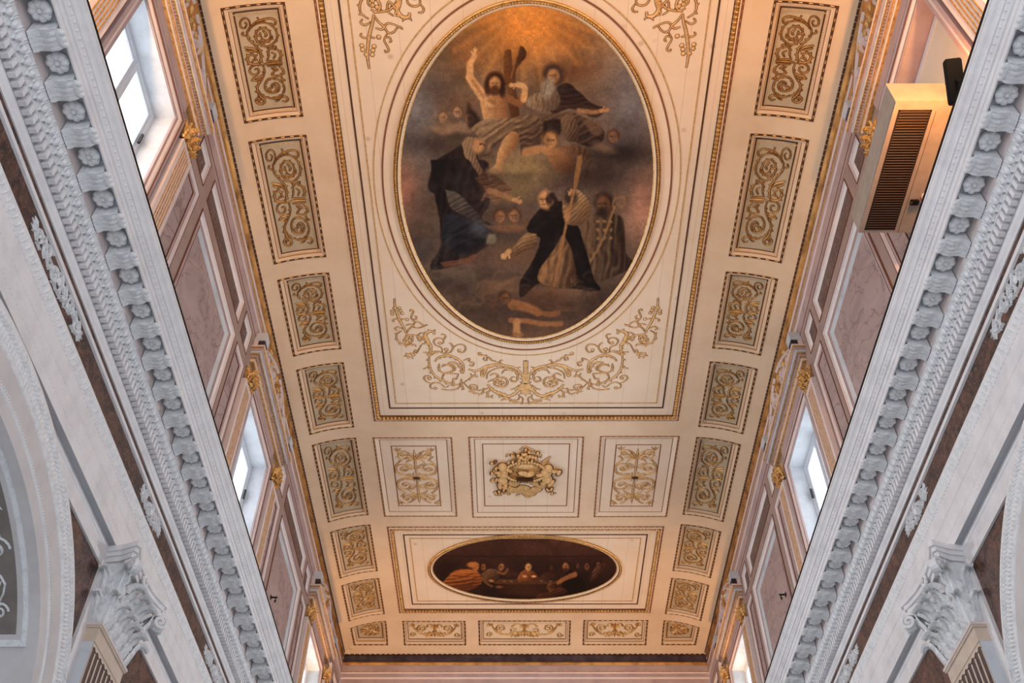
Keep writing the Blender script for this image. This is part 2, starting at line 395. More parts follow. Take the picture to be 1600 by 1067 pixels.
prof = [(0.0, 17.565, 'purple'), (.02, 17.50, 'purple'), (-.02, 17.30, 'purple'), (.03, 17.28, 'golddark'), (.07, 17.22, 'golddark'), (.03, 17.15, 'pink'), (.06, 17.11, 'lilac'), (.05, 16.92, 'gold'), (.07, 16.88, 'pink'), (.05, 16.84, 'lilac'), (.04, 16.72, 'pink'), (.02, 16.66, 'lilac'), (0, 16.5, 'lilac')]
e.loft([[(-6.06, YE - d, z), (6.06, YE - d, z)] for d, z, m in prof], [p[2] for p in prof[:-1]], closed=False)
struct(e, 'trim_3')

def win_frame(s, y, k):
    M = Mw(s); mb = MB()
    ring(mb, M, (y - 1.30, y + 1.30, WBOT - .25, 15.45), [(0, 0, 'lilac'), (0, .06, 'lilac'), (.07, .07, 'rust'), (.085, .05, 'pink'), (.13, .05, 'pink'), (.17, .02, 'lilac'), (.235, .02, 'lilac'), (.235, -.02, 'blue')])
    w = tag(mb.build('window_%d' % k), kind='structure')
    boarded = (s > 0 and y < 9)
    if boarded:
        b = MB(); b.box(s * 6.44, s * 6.46, y - WH, y + WH, WBOT, WTOP, 'board'); b.build('beige_board', w)
        b = MB()
        b.box(s * 6.40, s * 6.44, y - WH, y + WH, WTOP - .10, WTOP - .02, 'sash'); b.build('sash_frame', w)
        return w
    M2 = Mw(s, 6.50); f = MB()
    ring(f, M2, (y - WH, y + WH, WBOT, WTOP), [(0, 0, 'sash'), (0, .05, 'sash'), (.08, .05, 'sash'), (.09, .03, 'sash'), (.16, .03, 'sash'), (.17, 0, 'sash')])
    f.box(s * 6.46, s * 6.5, y - .10, y + .10, WBOT + .1, WTOP - .1, 'sash'); f.box(s * 6.44, s * 6.46, y - .02, y + .02, WBOT + .1, WTOP - .1, 'sash')
    sa = f.build('sash_frame', w)
    p = MB(); p.add([M2(y - .98, WBOT + .1, 0), M2(y - .05, WBOT + .1, 0), M2(y - .05, WTOP - .1, 0), M2(y - .98, WTOP - .1, 0)], [(0, 1, 2, 3)], 'glass'); p.build('pane', sa)
    p = MB(); p.add([M2(y + .05, WBOT + .1, 0), M2(y + .98, WBOT + .1, 0), M2(y + .98, WTOP - .1, 0), M2(y + .05, WTOP - .1, 0)], [(0, 1, 2, 3)], 'glass'); p.build('pane', sa)
    h = MB(); h.box(s * 6.40, s * 6.44, y + .93, y + .97, 14.2, 14.45, 'iron'); h.build('latch', sa)
    return w
k = 0
for s in (-1, 1):
    for y in WY: k += 1; win_frame(s, y, k)

PLACE = {7.6: 'nearest the camera', 16.8: 'in the middle bay', 26.0: 'by the far end wall', 12.25: 'nearest the camera', 21.45: 'farther along the nave', 30.65: 'cut off by the far end wall'}
def wall_panel(s, rect, kind, label, group):
    M = Mw(s); mb = MB()
    t = thing('marble_wall_panel', label, 'wall panel', M((rect[0] + rect[1]) / 2, rect[2], 0), group)
    if kind == 'big':
        ring(mb, M, rect, [(-.01, 0, 'rust'), (-.01, .015, 'rust'), (.02, .015, 'pink'), (.045, -.02, 'white'), (.12, -.045, 'rust'), (.14, -.045, 'lilac'), (.215, -.045, 'rust'), (.235, -.04, 'blue'), (.33, -.085, 'blue')])
        mb.build('frame', t); p = MB(); plate(p, M, (rect[0] + .33, rect[1] - .33, rect[2] + .33, rect[3] - .33), -.085, 'marble'); p.build('marble_field', t)
    elif kind == 'narrow':
        ring(mb, M, rect, [(-.01, 0, 'rust'), (-.01, .012, 'rust'), (.015, .012, 'pink'), (.07, -.03, 'rust'), (.085, -.03, 'lilac'), (.14, -.03, 'rust'), (.155, -.05, 'rust')])
        mb.build('frame', t); p = MB(); plate(p, M, (rect[0] + .155, rect[1] - .155, rect[2] + .155, rect[3] - .155), -.05, 'marble'); p.build('marble_field', t)
    else:
        ring(mb, M, rect, [(-.01, 0, 'rust'), (-.01, .012, 'rust'), (.015, .01, 'pink'), (.035, -.03, 'white'), (.12, -.055, 'rust'), (.14, -.055, 'rust')])
        mb.build('frame', t); p = MB(); plate(p, M, (rect[0] + .14, rect[1] - .14, rect[2] + .14, rect[3] - .14), -.055, 'redmarble2'); p.build('marble_field', t)
for s in (-1, 1):
    for y in PY:
        e1 = min(y + 1.58, YE)
        if y < 30:
            wall_panel(s, (y - 1.58, e1, 11.3, 15.37), 'big', 'large mauve veined marble panel in a stepped frame, %s wall, %s' % (SIDE[s], PLACE[y]), 'large marble panels between the windows')
            wall_panel(s, (y - 1.55, y + 1.53, 15.68, 16.36), 'top', 'long low dark marble strip panel above the large panel, %s wall, %s' % (SIDE[s], PLACE[y]), 'dark strip panels below the ceiling')
        else:
            wall_panel(s, (y - 1.55, YE - .06, 15.68, 16.36), 'top', 'short dark marble strip panel in the far corner of the %s wall' % SIDE[s], 'dark strip panels below the ceiling')
    for y in WY:
        for d in (-1, 1):
            a, b = sorted((y + d * 2.06, y + d * 2.76)); w = 'before' if d < 0 else 'beyond'
            wall_panel(s, (a, b, 11.3, 15.38), 'narrow', 'tall narrow marble panel just %s the window %s, %s wall' % (w, PLACE[y], SIDE[s]), 'narrow marble panels beside the windows')
            a, b = sorted((y + d * 2.12, y + d * 2.76))
            wall_panel(s, (a, b, 15.68, 16.36), 'top', 'small dark marble panel just %s the window hood %s, %s wall' % (w, PLACE[y], SIDE[s]), 'small dark panels beside the window hoods')

# ---------- window surrounds
def fluted_strip(s, y, label):
    M = Mw(s); mb = MB()
    t = thing('fluted_window_pilaster', label, 'pilaster', M(y, 11.3, 0), 'fluted strips beside the windows')
    x0, x1 = sorted((s * 6.1, s * 6.0)); mb.box(x0, x1, y - .27, y + .27, 11.2, 15.12, 'pink'); mb.build('shaft', t)
    g = MB()
    for k in range(5):
        c = y + (k - 2) * .074
        g.loft([[M(c - .016, z, .1), M(c - .012, z, .108), M(c + .012, z, .108), M(c + .016, z, .1)] for z in (11.3, 15.0)], 'gold')
    g.build('gilded_fluting', t)
def leaf_sheet(mb, o, up, out, side, w, h, m, curl=.9, n=9, lob=5, rg=1.0):
    """acanthus leaf: a lobed sheet that rises and rolls over at the tip"""
    o, up, out, side = map(Vector, (o, up, out, side)); k = 8; px, pz, a = 0.0, 0.0, 0.0; rows = []
    for i in range(n + 1):
        t = i / n
        wd = w / 2 * (.72 + .35 * sin(pi * t)) * (1 - .75 * t ** 4) * (1 - .26 * min(rg, 1.5) * (1 - abs(sin(lob * pi * t))))
        row = []
        for j in range(k + 1):
            q = j / k * 2 - 1; rid = .07 * w * (1 - abs(q)) + .06 * w * rg * cos(q * 5 * pi + (1.5 * t if rg > 1 else 0)) - .09 * w * q * q * rg
            dn = (-sin(a), cos(a))  # sheet normal in (up, out)
            p = o + side * (wd * q) + up * (pz + dn[0] * rid) + out * (px + dn[1] * rid)
            row.append(tuple(p))
        rows.append(row)
        a = curl * pi * max(0, (t - .5) / .5) ** 1.3 + .08
        pz += h / n * cos(a) * 1.15; px += h / n * sin(a) * .9 + (.02 * h)
    mb.loft(rows, m, closed=False)
def gilded_bracket(s, y, label):
    M = Mw(s); t = Mw(s)(y, 15.15, .12); mb = MB(); rnd = random.Random(int(y * 10))
    mb.box(*sorted((s * 6.1, s * 6.02)), y - .2, y + .2, 15.16, 15.55, 'brown')
    for z, h, cs in ((15.14, .30, (-.17, 0, .17)), (15.28, .30, (-.09, .09))):
        for d in cs: leaf_sheet(mb, M(y + d, z, .09), (0, 0, 1), (-s, 0, 0), (0, 1, 0), .20, h, 'gold', 1.0, 8, 4)
    for d in (-1, 1): leaf_sheet(mb, M(y + d * .2, 15.2, .05), (0, 0, 1), (0, d, 0), (1, 0, 0), .14, .34, 'gold', .9, 8, 4)
    for k in range(26):
        a = rnd.uniform(0, 6.28); leaf_sheet(mb, M(y + rnd.uniform(-.2, .2), rnd.uniform(15.2, 15.45), .12), (0, cos(a), sin(a)), (-s, 0, 0), (0, -sin(a), cos(a)), .09, .12, 'gold' if k % 3 else 'golddark', .8, 5, 3)
    for k in range(5): mb.ball(M(y + rnd.uniform(-.16, .16), 15.3 + rnd.uniform(0, .2), .2), (.028,) * 3, 'gold', 6, 4)
    o = mb.build('gilded_acanthus_bracket', origin=t)
    tag(o, label, 'bracket', 'gilded brackets under the window hoods')
def window_hood(s, y, label):
    M = Mw(s); t = thing('window_hood', label, 'window hood', M(y, 15.5, 0), 'scrolled hoods over the windows')
    st = [(15.46, 15.56, .03, 'pink', 0), (15.56, 15.80, .05, 'lilac', .0), (15.80, 15.83, .09, 'gold', 0), (15.83, 15.88, .11, 'pink', 0), (15.88, 15.91, .14, 'gold', 0),
          (15.91, 15.97, .16, 'lilac', 0), (15.97, 16.0, .20, 'gold', 0), (16.0, 16.06, .22, 'blue', 0), (16.06, 16.12, .25, 'lilac', 0), (16.12, 16.15, .28, 'gold', 0), (16.15, 16.19, .29, 'pink', 0)]
    mb = MB()
    for z0, z1, h, m, _ in st:
        x0, x1 = sorted((s * 6.1, s * (6.1 - h))); hw = 1.70 + h * .8 if z0 > 15.79 else 1.12 + h
        mb.box(x0, x1, y - hw, y + hw, z0, z1, m)
    mb.build('cornice', t)
    d = MB()
    for k in range(60):
        yy = y - 1.80 + k * .061; x0, x1 = sorted((s * (6.1 - .16), s * (6.1 - .195))); d.box(x0, x1, yy - .014, yy + .014, 15.935, 15.955, 'tan')
    d.build('dentil_row', t)
    # scrolled gable
    g = MB(); n = 24; top = lambda q: 16.50 + .86 * (1 - abs(q) ** 2.2) - .10 * math.exp(-((abs(q) - .35) / .12) ** 2)
    lo = [[M(y + q * 1.85, 16.18, 0), M(y + q * 1.85, 16.18, .10), M(y + q * 1.85, top(q), .10), M(y + q * 1.85, top(q), 0)] for q in [i / n * 2 - 1 for i in range(n + 1)]]
    g.loft(lo, 'golddark'); g.add([lo[0][0], lo[0][1], lo[0][2], lo[0][3], *lo[-1]], [(0, 1, 2, 3), (4, 5, 6, 7)], 'pink'); g.build('gilded_gable', t)
    w = MB()
    for q in (-1, 1):
        for c, r, tr in ((.42, .27, 1.9), (1.02, .17, 1.5), (1.5, .11, 1.3)):
            stroke(w, M, spiral(y + q * c, 16.82 - c * .17, r, .03, pi * .5, -tr * q, 30), .055, .05, 'pink', 'none', base=.10)
        stroke(w, M, resample([(y + q * .10, 17.18), (y + q * .5, 17.10), (y + q * .95, 16.9), (y + q * 1.35, 16.66), (y + q * 1.72, 16.42)]), .06, .05, 'pink', 'none', base=.10)
        stroke(w, M, resample([(y + q * .5, 16.5), (y + q * .85, 16.45), (y + q * 1.2, 16.62), (y + q * 1.5, 16.42)]), .05, .05, 'pink', 'none', base=.10)
    w.build('stucco_scrolls', t)
    l = MB(); rnd = random.Random(3)
    for k in range(46):
        q = rnd.uniform(-.9, .9); z = rnd.uniform(16.26, top(q) - .12); a = rnd.uniform(0, 6.3)
        stroke(l, M, [(y + q * 1.8 + .09 * u * cos(a), z + .09 * u * sin(a)) for u in (-1, 0, 1)], .07, .06, 'gold', 'leaf', base=.10)
    l.build('gilded_leaves', t)
    for q in (-1, 1):
        b = MB(); yy = y + q * 1.72; x0, x1 = sorted((s * 6.1, s * (6.1 - .24)))
        b.box(x0, x1, yy - .12, yy + .12, 16.19, 16.42, 'purple'); b.box(x0 - .015, x1 + .015, yy - .14, yy + .14, 16.42, 16.66, 'blue')
        b.build('end_block', t)
for s in (-1, 1):
    for y in WY:
        pl = 'the %s window %s' % (SIDE[s], PLACE[y])
        window_hood(s, y, 'scrolled gilded hood over ' + pl.replace('the ', '', 1) if 0 else 'scrolled gilded hood over ' + pl)
        for d in (-1, 1):
            w = 'near' if d < 0 else 'far'
            if (s, y, d) != (1, 7.6, 1): fluted_strip(s, y + d * 1.69, 'gold-fluted strip, %s side of %s' % (w, pl))
            gilded_bracket(s, y + d * 1.62, 'gilded bracket, %s end of the hood, %s' % (w, pl))

# ---------- the great cornice and entablature of the lower order
LOW = [(6.1, 11.0, 'white'), (5.15, 11.0, 'white'), (5.14, 10.99, 'white'), (5.14, 10.955, 'white'), (5.155, 10.95, 'white'), (5.158, 10.925, 'white'), (5.175, 10.90, 'white'), (5.205, 10.88, 'white'), (5.225, 10.855, 'white'), (5.232, 10.825, 'white'),
       (5.255, 10.82, 'white'), (5.257, 10.80, 'white'), (5.285, 10.765, 'white'), (5.288, 10.75, 'white'), (5.315, 10.745, 'white'), (5.32, 10.68, 'white'), (5.335, 10.675, 'white'), (5.34, 10.60, 'white'), (5.36, 10.60, 'white'), (5.36, 10.69, 'grey'), (5.70, 10.69, 'pink'),  # pink bed face puts the warm light behind the modillions into its colour
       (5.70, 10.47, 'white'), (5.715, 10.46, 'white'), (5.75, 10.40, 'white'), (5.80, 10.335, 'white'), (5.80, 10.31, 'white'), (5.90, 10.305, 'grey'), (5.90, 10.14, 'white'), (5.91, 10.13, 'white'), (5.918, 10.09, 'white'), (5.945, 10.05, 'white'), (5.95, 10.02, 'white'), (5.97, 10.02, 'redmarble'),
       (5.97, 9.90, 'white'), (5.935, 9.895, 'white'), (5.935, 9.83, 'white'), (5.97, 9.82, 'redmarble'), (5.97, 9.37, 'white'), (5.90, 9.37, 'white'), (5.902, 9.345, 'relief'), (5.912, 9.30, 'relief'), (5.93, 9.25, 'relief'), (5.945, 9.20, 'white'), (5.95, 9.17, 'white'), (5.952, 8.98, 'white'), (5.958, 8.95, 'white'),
       (5.965, 8.94, 'white'), (5.965, 8.73, 'white'), (5.972, 8.70, 'white'), (5.975, 8.69, 'white'), (5.975, 8.53, 'grey'), (6.08, 8.53, 'white'), (6.08, 8.49, 'white'), (6.07, 8.485, 'white'), (6.07, 8.44, 'white'), (6.08, 8.43, 'white'), (6.08, 8.24, 'white')]  # grey strips put the shade of soffits and dentil gaps into the colour
Y1 = 24.0
def cornice(s, k):
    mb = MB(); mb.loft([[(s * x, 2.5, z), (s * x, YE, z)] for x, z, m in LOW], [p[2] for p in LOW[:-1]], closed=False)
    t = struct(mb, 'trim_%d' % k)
    r = MB(); x0, x1 = sorted((s * 5.15, s * 5.19)); r.box(x0, x1, 2.5, YE, 11.0, 11.07, 'black'); r.build('black_ledge_batten', t)
    d = MB(); n = int((Y1 - 3) / .117)
    for i in range(n):
        y = 3 + i * .117; x0, x1 = sorted((s * 5.805, s * 5.90)); d.box(x0, x1, y, y + .062, 10.155, 10.305, 'white')
    d.build('dentil_band', t)
    e = MB(); n = int((Y1 - 3) / .147)
    for i in range(n):
        y = 3 + i * .147
        e.ball((s * 5.755, y, 10.395), (.05, .047, .062), 'relief', 6, 4)
        for q in (-1, 1):
            stroke(e, lambda a, b, h: (s * (5.715 + (10.46 - b) * .65 - h), a, b), [(y + q * .055, 10.46), (y + q * .062, 10.41), (y + q * .04, 10.36), (y + q * .012, 10.33)], .022, .03, 'relief', 'none')
        e.ball((s * 5.74, y + .0735, 10.39), (.02, .012, .06), 'relief', 5, 3)
    e.build('egg_and_dart_band', t)
    b = MB()
    for z, x, per, rr in ((9.19, 5.947, .085, .019), (8.955, 5.962, .075, .013), (8.705, 5.974, .075, .013)):
        for i in range(int((Y1 - 3) / per)): b.ball((s * x, 3 + i * per, z), (rr * .7, per * .36, rr), 'white', 5, 3)
    for i in range(int((Y1 - 3) / .11)):
        y = 3 + i * .11; M = lambda a, b_, h: (s * (5.905 + (9.345 - b_) * .27 - h), a, b_)
        stroke(b, M, [(y, 9.34), (y + .02, 9.29), (y, 9.22)], .07, .022, 'relief', 'leaf')
    b.build('bead_and_leaf_band', t)
    o = MB()
    for i in range(int((Y1 - 3) / .10)):
        y = 3 + i * .10; o.add([(s * 5.255, y, 10.815), (s * 5.285, y + .01, 10.772), (s * 5.285, y + .05, 10.772), (s * 5.255, y + .06, 10.815), (s * 5.245, y + .03, 10.785)], [(0, 1, 4), (1, 2, 4), (2, 3, 4), (3, 0, 4)], 'white')
    o.build('leaf_edging', t)
    return t
cornice(-1, 4); cornice(1, 5)

# modillions and rosettes under the cornice
def modillion_mesh(s, y):
    mb = MB(); w = .275; n = 9
    prof = []  # (distance from the bed face, drop below the soffit)
    for i in range(n + 1):
        t = i / n; prof.append((.012 + .30 * t, .155 - .085 * t - .028 * sin(2 * pi * t) + .01))
    cols = []
    for j in range(13):
        q = j / 12 * 2 - 1; col = []
        for i, (a, d) in enumerate(prof):
            t = i / n; rid = .012 * cos(q * 4.5 * pi + 1.2 * t) * (.5 + t); sc = .5 * w * (.93 + .07 * abs(sin(4 * pi * t)))
            col.append((s * (5.70 - a), y + q * sc, 10.635 - d - rid + .012 * q * q))
        cols.append(col)
    mb.loft(cols, 'relief', closed=False)
    for q in (0, -1):   # cheeks
        c = cols[q]; mb.loft([c, [(p[0], p[1], 10.689) for p in c]], 'relief', closed=False)
    f = [c[-1] for c in cols]; mb.loft([f, [(p[0], p[1], 10.689) for p in f]], 'relief', closed=False)
    return mb
def rosette_mb(s, y):
    mb = MB(); c = (s * 5.53, y, 10.688); n = 48; prof = [(.0, .10), (.02, .10), (.032, .065), (.06, .09), (.10, .085), (.128, .06), (.120, .0)]
    mb.loft([[(c[0] + (r * (1 + (.10 * abs(cos(4 * a)) - .05 if r > .05 else 0))) * cos(a), y + (r * (1 + (.10 * abs(cos(4 * a)) - .05 if r > .05 else 0))) * sin(a),
              c[2] - d - (.012 * abs(cos(4 * a)) if .04 < r < .13 else 0)) for a in [2 * pi * k / n for k in range(n)]] for r, d in prof], 'relief')
    return mb
for s in (-1, 1):
    y0 = 5.97 if s < 0 else 5.79
    ys = [y0 + .6255 * k for k in range(-3, 23)]
    ym = ys[0] + .3
    t0 = thing('modillion', '', 'modillion', (s * 5.53, ym, 10.635))
    b = modillion_mesh(s, ym); b.build('acanthus_block', t0, smooth=True)
    q = MB(); q.ball((s * 5.372, ym, 10.575), (.055, .12, .05), 'relief', 10, 7)
    for k in (-1, 0, 1): q.ball((s * 5.345, ym + k * .07, 10.57), (.045, .04, .042), 'relief', 8, 6)
    q.build('scroll_end', t0, smooth=True)
    r0 = rosette_mb(s, ys[0]).build('rosette', origin=(s * 5.53, ys[0], 10.635), smooth=True)
    for k, y in enumerate(ys):
        o = 'the %s from the near end' % ORD[k]
        lab = 'white acanthus modillion under the %s cornice, %s' % (SIDE[s], o); g = 'white modillions of the %s cornice' % SIDE[s]
        if k == 0: tag(t0, lab, None, g)
        else: dup(t0, (s * 5.53, y + .30, 10.635), lab, g)
        lab = 'white flower rosette set between modillions of the %s cornice, %s' % (SIDE[s], o); g = 'white rosettes of the %s cornice' % SIDE[s]
        if k == 0: tag(r0, lab, 'rosette', g)
        else: dup(r0, (s * 5.53, y, 10.635), lab, g)

# ---------- arches, spandrels
AY, AZ, AA, AB = [7.75, 17.0], 5.6, 4.01, 2.87
def ell(y, th, ins):
    """point of the arch outline moved inwards by ins"""
    nx, nz = cos(th) / AA, sin(th) / AB; L = hypot(nx, nz); return (y + AA * cos(th) - ins * nx / L, AZ + AB * sin(th) - ins * nz / L)
TH = [pi * i / 72 for i in range(73)]
def lower_wall(s):
    mb = MB(); X = s * 6.08
    for y in AY:
        for i in range(72):
            (a, za), (b, zb) = ell(y, TH[i], 0), ell(y, TH[i + 1], 0)
            mb.add([(X, a, min(za, 8.24)), (X, b, min(zb, 8.24)), (X, b, 8.24), (X, a, 8.24)], [(0, 1, 2, 3)], 'redmarble')
        for d in (-1, 1):   # white border strip beside the spandrel
            a, b = sorted((y + d * 3.90, y + d * 4.10)); x0, x1 = sorted((s * 6.03, s * 6.09)); mb.box(x0, x1, a, b, 2.0, 8.24, 'white')
    x0, x1 = sorted((s * 6.045, s * 6.09)); mb.box(x0, x1, 2.5, YE, 8.14, 8.24, 'white')
    for y in (3.1, 12.4, 21.65):
        a = y + .52; x0, x1 = sorted((s * 6.08, s * 7.0)); mb.box(x0, x1, y - .65, y + .65, 1.5, 8.24, 'white')
    mb.box(min(X, s * 6.1), max(X, s * 6.1), 21.1, YE, 1.5, 8.24, 'white')
    w = struct(mb, 'wall_%s_arcade' % SIDE[s])
for s in (-1, 1): lower_wall(s)
M_['panelgrey'] = mat('grey_brown_panel', (.26, .225, .205), .8, noise=(3, (.20, .17, .155), .5, .15))
M_['fascia'] = mat('greyish_white_stucco', (.66, .63, .63), .75, noise=(2, (.58, .55, .55), .45, .15))
def arch(s, y, label):
    t = thing('arcade_arch', label, 'arch', (s * 5.93, y, 2.0), 'arches of the nave arcade')
    prof = [(0, 6.08, 'white'), (0, 5.94, 'white'), (.05, 5.93, 'white'), (.07, 5.915, 'relief'), (.36, 5.93, 'relief'), (.38, 5.945, 'fascia'), (.62, 5.95, 'fascia'), (.64, 5.94, 'white'), (.68, 5.94, 'white'), (.70, 5.96, 'fascia'), (.88, 5.965, 'fascia'), (.88, 6.04, 'fascia')]
    mb = MB()
    def loop(ins, x): return [(s * x, y + AA - ins, 2.0)] + [(s * x, *ell(y, th, ins)) for th in TH] + [(s * x, y - AA + ins, 2.0)]
    mb.loft([loop(p[0], p[1]) for p in prof], [p[2] for p in prof[:-1]], closed=False); mb.build('archivolt', t)
    b = MB()
    for i in range(170):
        th = .0 + pi * i / 169; yy, zz = ell(y, th, .21); c, n = cos(th), sin(th)
        M = lambda a, q, h: (s * (5.925 - h), a, q)
        for sg in (-1, 1): stroke(b, M, [(yy - .10 * sg * n * .2, zz), (yy + sg * .05 * n + .06 * c, zz - sg * .05 * c + .06 * n), (yy + .12 * c, zz + .12 * n)], .045, .025, 'relief', 'leaf')
        stroke(b, M, [(yy, zz), (yy - .06 * c, zz - .06 * n), (yy - .12 * c, zz - .12 * n)], .05, .025, 'relief', 'leaf')
    for i in range(240):
        th = pi * i / 239; yy, zz = ell(y, th, .66); b.ball((s * 5.938, yy, zz), (.012, .014, .014), 'fascia', 5, 3)
    b.build('leaf_moulding', t)
    i_ = MB(); i_.loft([loop(.88, 6.04), loop(.88, 7.0)], 'fascia', closed=False); i_.build('soffit', t)
    # sunk panels with stucco arabesques in the soffit
    arc = [0]; P = [ell(y, th, .88) for th in TH]
    for i in range(72): arc.append(arc[-1] + hypot(P[i + 1][0] - P[i][0], P[i + 1][1] - P[i][1]))
    def Ms(a, x, h):
        a = min(max(a, 0), arc[-1] - 1e-6); i = max(k for k in range(72) if arc[k] <= a); u = (a - arc[i]) / (arc[i + 1] - arc[i])
        th = TH[i] + (TH[i + 1] - TH[i]) * u; py, pz = ell(y, th, .88 + h); return (s * x, py, pz)
    def at_deg(d): i = d / 180 * 72; k = int(i); return arc[k] + (arc[min(k + 1, 72)] - arc[k]) * (i - k)
    for d0, d1 in ((24, 84), (96, 156)):
        r = (at_deg(d0), at_deg(d1), 6.10, 6.92); p = MB()
        ring(p, Ms, r, [(0, 0, 'relief'), (0, .03, 'relief'), (.05, .035, 'relief'), (.08, .01, 'fascia'), (.13, .01, 'fascia'), (.14, .004, 'panelgrey')], 20)
        a0, a1 = r[0] + .14, r[1] - .14
        for k in range(20): plate(p, Ms, (a0 + (a1 - a0) * k / 20, a0 + (a1 - a0) * (k + 1) / 20, 6.24, 6.78), .004, 'panelgrey')
        p.build('sunk_panel', t)
        q = MB(); c = (r[0] + r[1]) / 2; L = (a1 - a0) / 2
        for e in (-1, 1):
            for k, f in enumerate((.22, .52, .80)):
                sp = spiral(c + e * f * L, 6.51 + (.06 if k % 2 else -.06), .17 - .03 * k, .02, e * pi / 2, (1.5 if k % 2 else -1.5) * e, 26)
                stroke(q, Ms, sp, .028, .03, 'relief', 'none', base=.006); barbs(q, Ms, sp, .03, .025, 'relief', 3, 2, 1, None, .006)
            pts = resample([(c, 6.51), (c + e * .3 * L, 6.66), (c + e * .55 * L, 6.38), (c + e * .9 * L, 6.6)]); stroke(q, Ms, pts, .03, .03, 'relief', base=.006)
        palmette(q, Ms, (c, 6.4), pi / 2, .2, .04, .03, 'relief', base=.006)
        q.build('stucco_arabesque', t)
    # lower panel on the pier side
for s in (-1, 1):
    arch(s, AY[0], 'large white moulded arch of the nave arcade, %s side, nearest the camera' % SIDE[s])
    arch(s, AY[1], 'white arch just showing beyond the pilaster capital, %s side' % SIDE[s])

# stucco arabesques on the red marble frieze
def frieze_orn(s, y, half, label):
    M = Mw(s, 5.97); mb = MB(); cz = 9.665
    def S(pts, w=.035, tp='none'): stroke(mb, M, pts, w, .035, 'relief', tp)
    n = max(1, round(half / .30))
    for e in (-1, 1):
        for k in range(n):
            c = y + e * (half * (k + .55) / (n + .4)); r = .135 * (1 - .2 * k / n); up = 1 if k % 2 else -1
            sp = spiral(c, cz + up * .02, r, .02, e * pi / 2, 1.4 * e * up, 24); S(sp, .032); barbs(mb, M, sp, .03, .03, 'relief', 4, 1.8, 1)
            S(resample([(c - e * .16, cz - up * .12), (c, cz - up * .02), (c + e * .16, cz + up * .12)]), .04, 'both')
            S(resample([(c - e * .14, cz + up * .13), (c, cz + up * .11), (c + e * .14, cz + up * .02)]), .03)
        tip = y + e * half
        for d in (-1, 0, 1): S([(tip - e * .22, cz), (tip - e * .1, cz + d * .05), (tip - (.03 if d else 0) * e, cz + d * .07)], .05, 'leaf')
        S([(y, cz), (tip - e * .1, cz)], .022)
    for d in (-1, 1): S(resample([(y - .13, cz + d * .02), (y, cz + d * .14), (y + .13, cz + d * .02)]), .035)
    mb.ball(M(y, cz, .02), (.025, .06, .06), 'relief')
    tag(mb.build('stucco_frieze_ornament', origin=M(y, cz, 0)), label, 'stucco ornament', 'white arabesques on the red marble frieze')
for s in (-1, 1):
    for y, h, w in ((7.8, .98, 'nearest the camera'), (12.42, .60, 'above the pilaster capital'), (17.3, .95, 'farther along, beyond the capital')):
        frieze_orn(s, y, h, 'white scrollwork on the dark red marble frieze, %s side, %s' % (SIDE[s], w))

M_['flutegold'] = mat('warm_cream_stucco', (.68, .56, .46), .7, noise=(4, (.58, .47, .38), .45, .15))
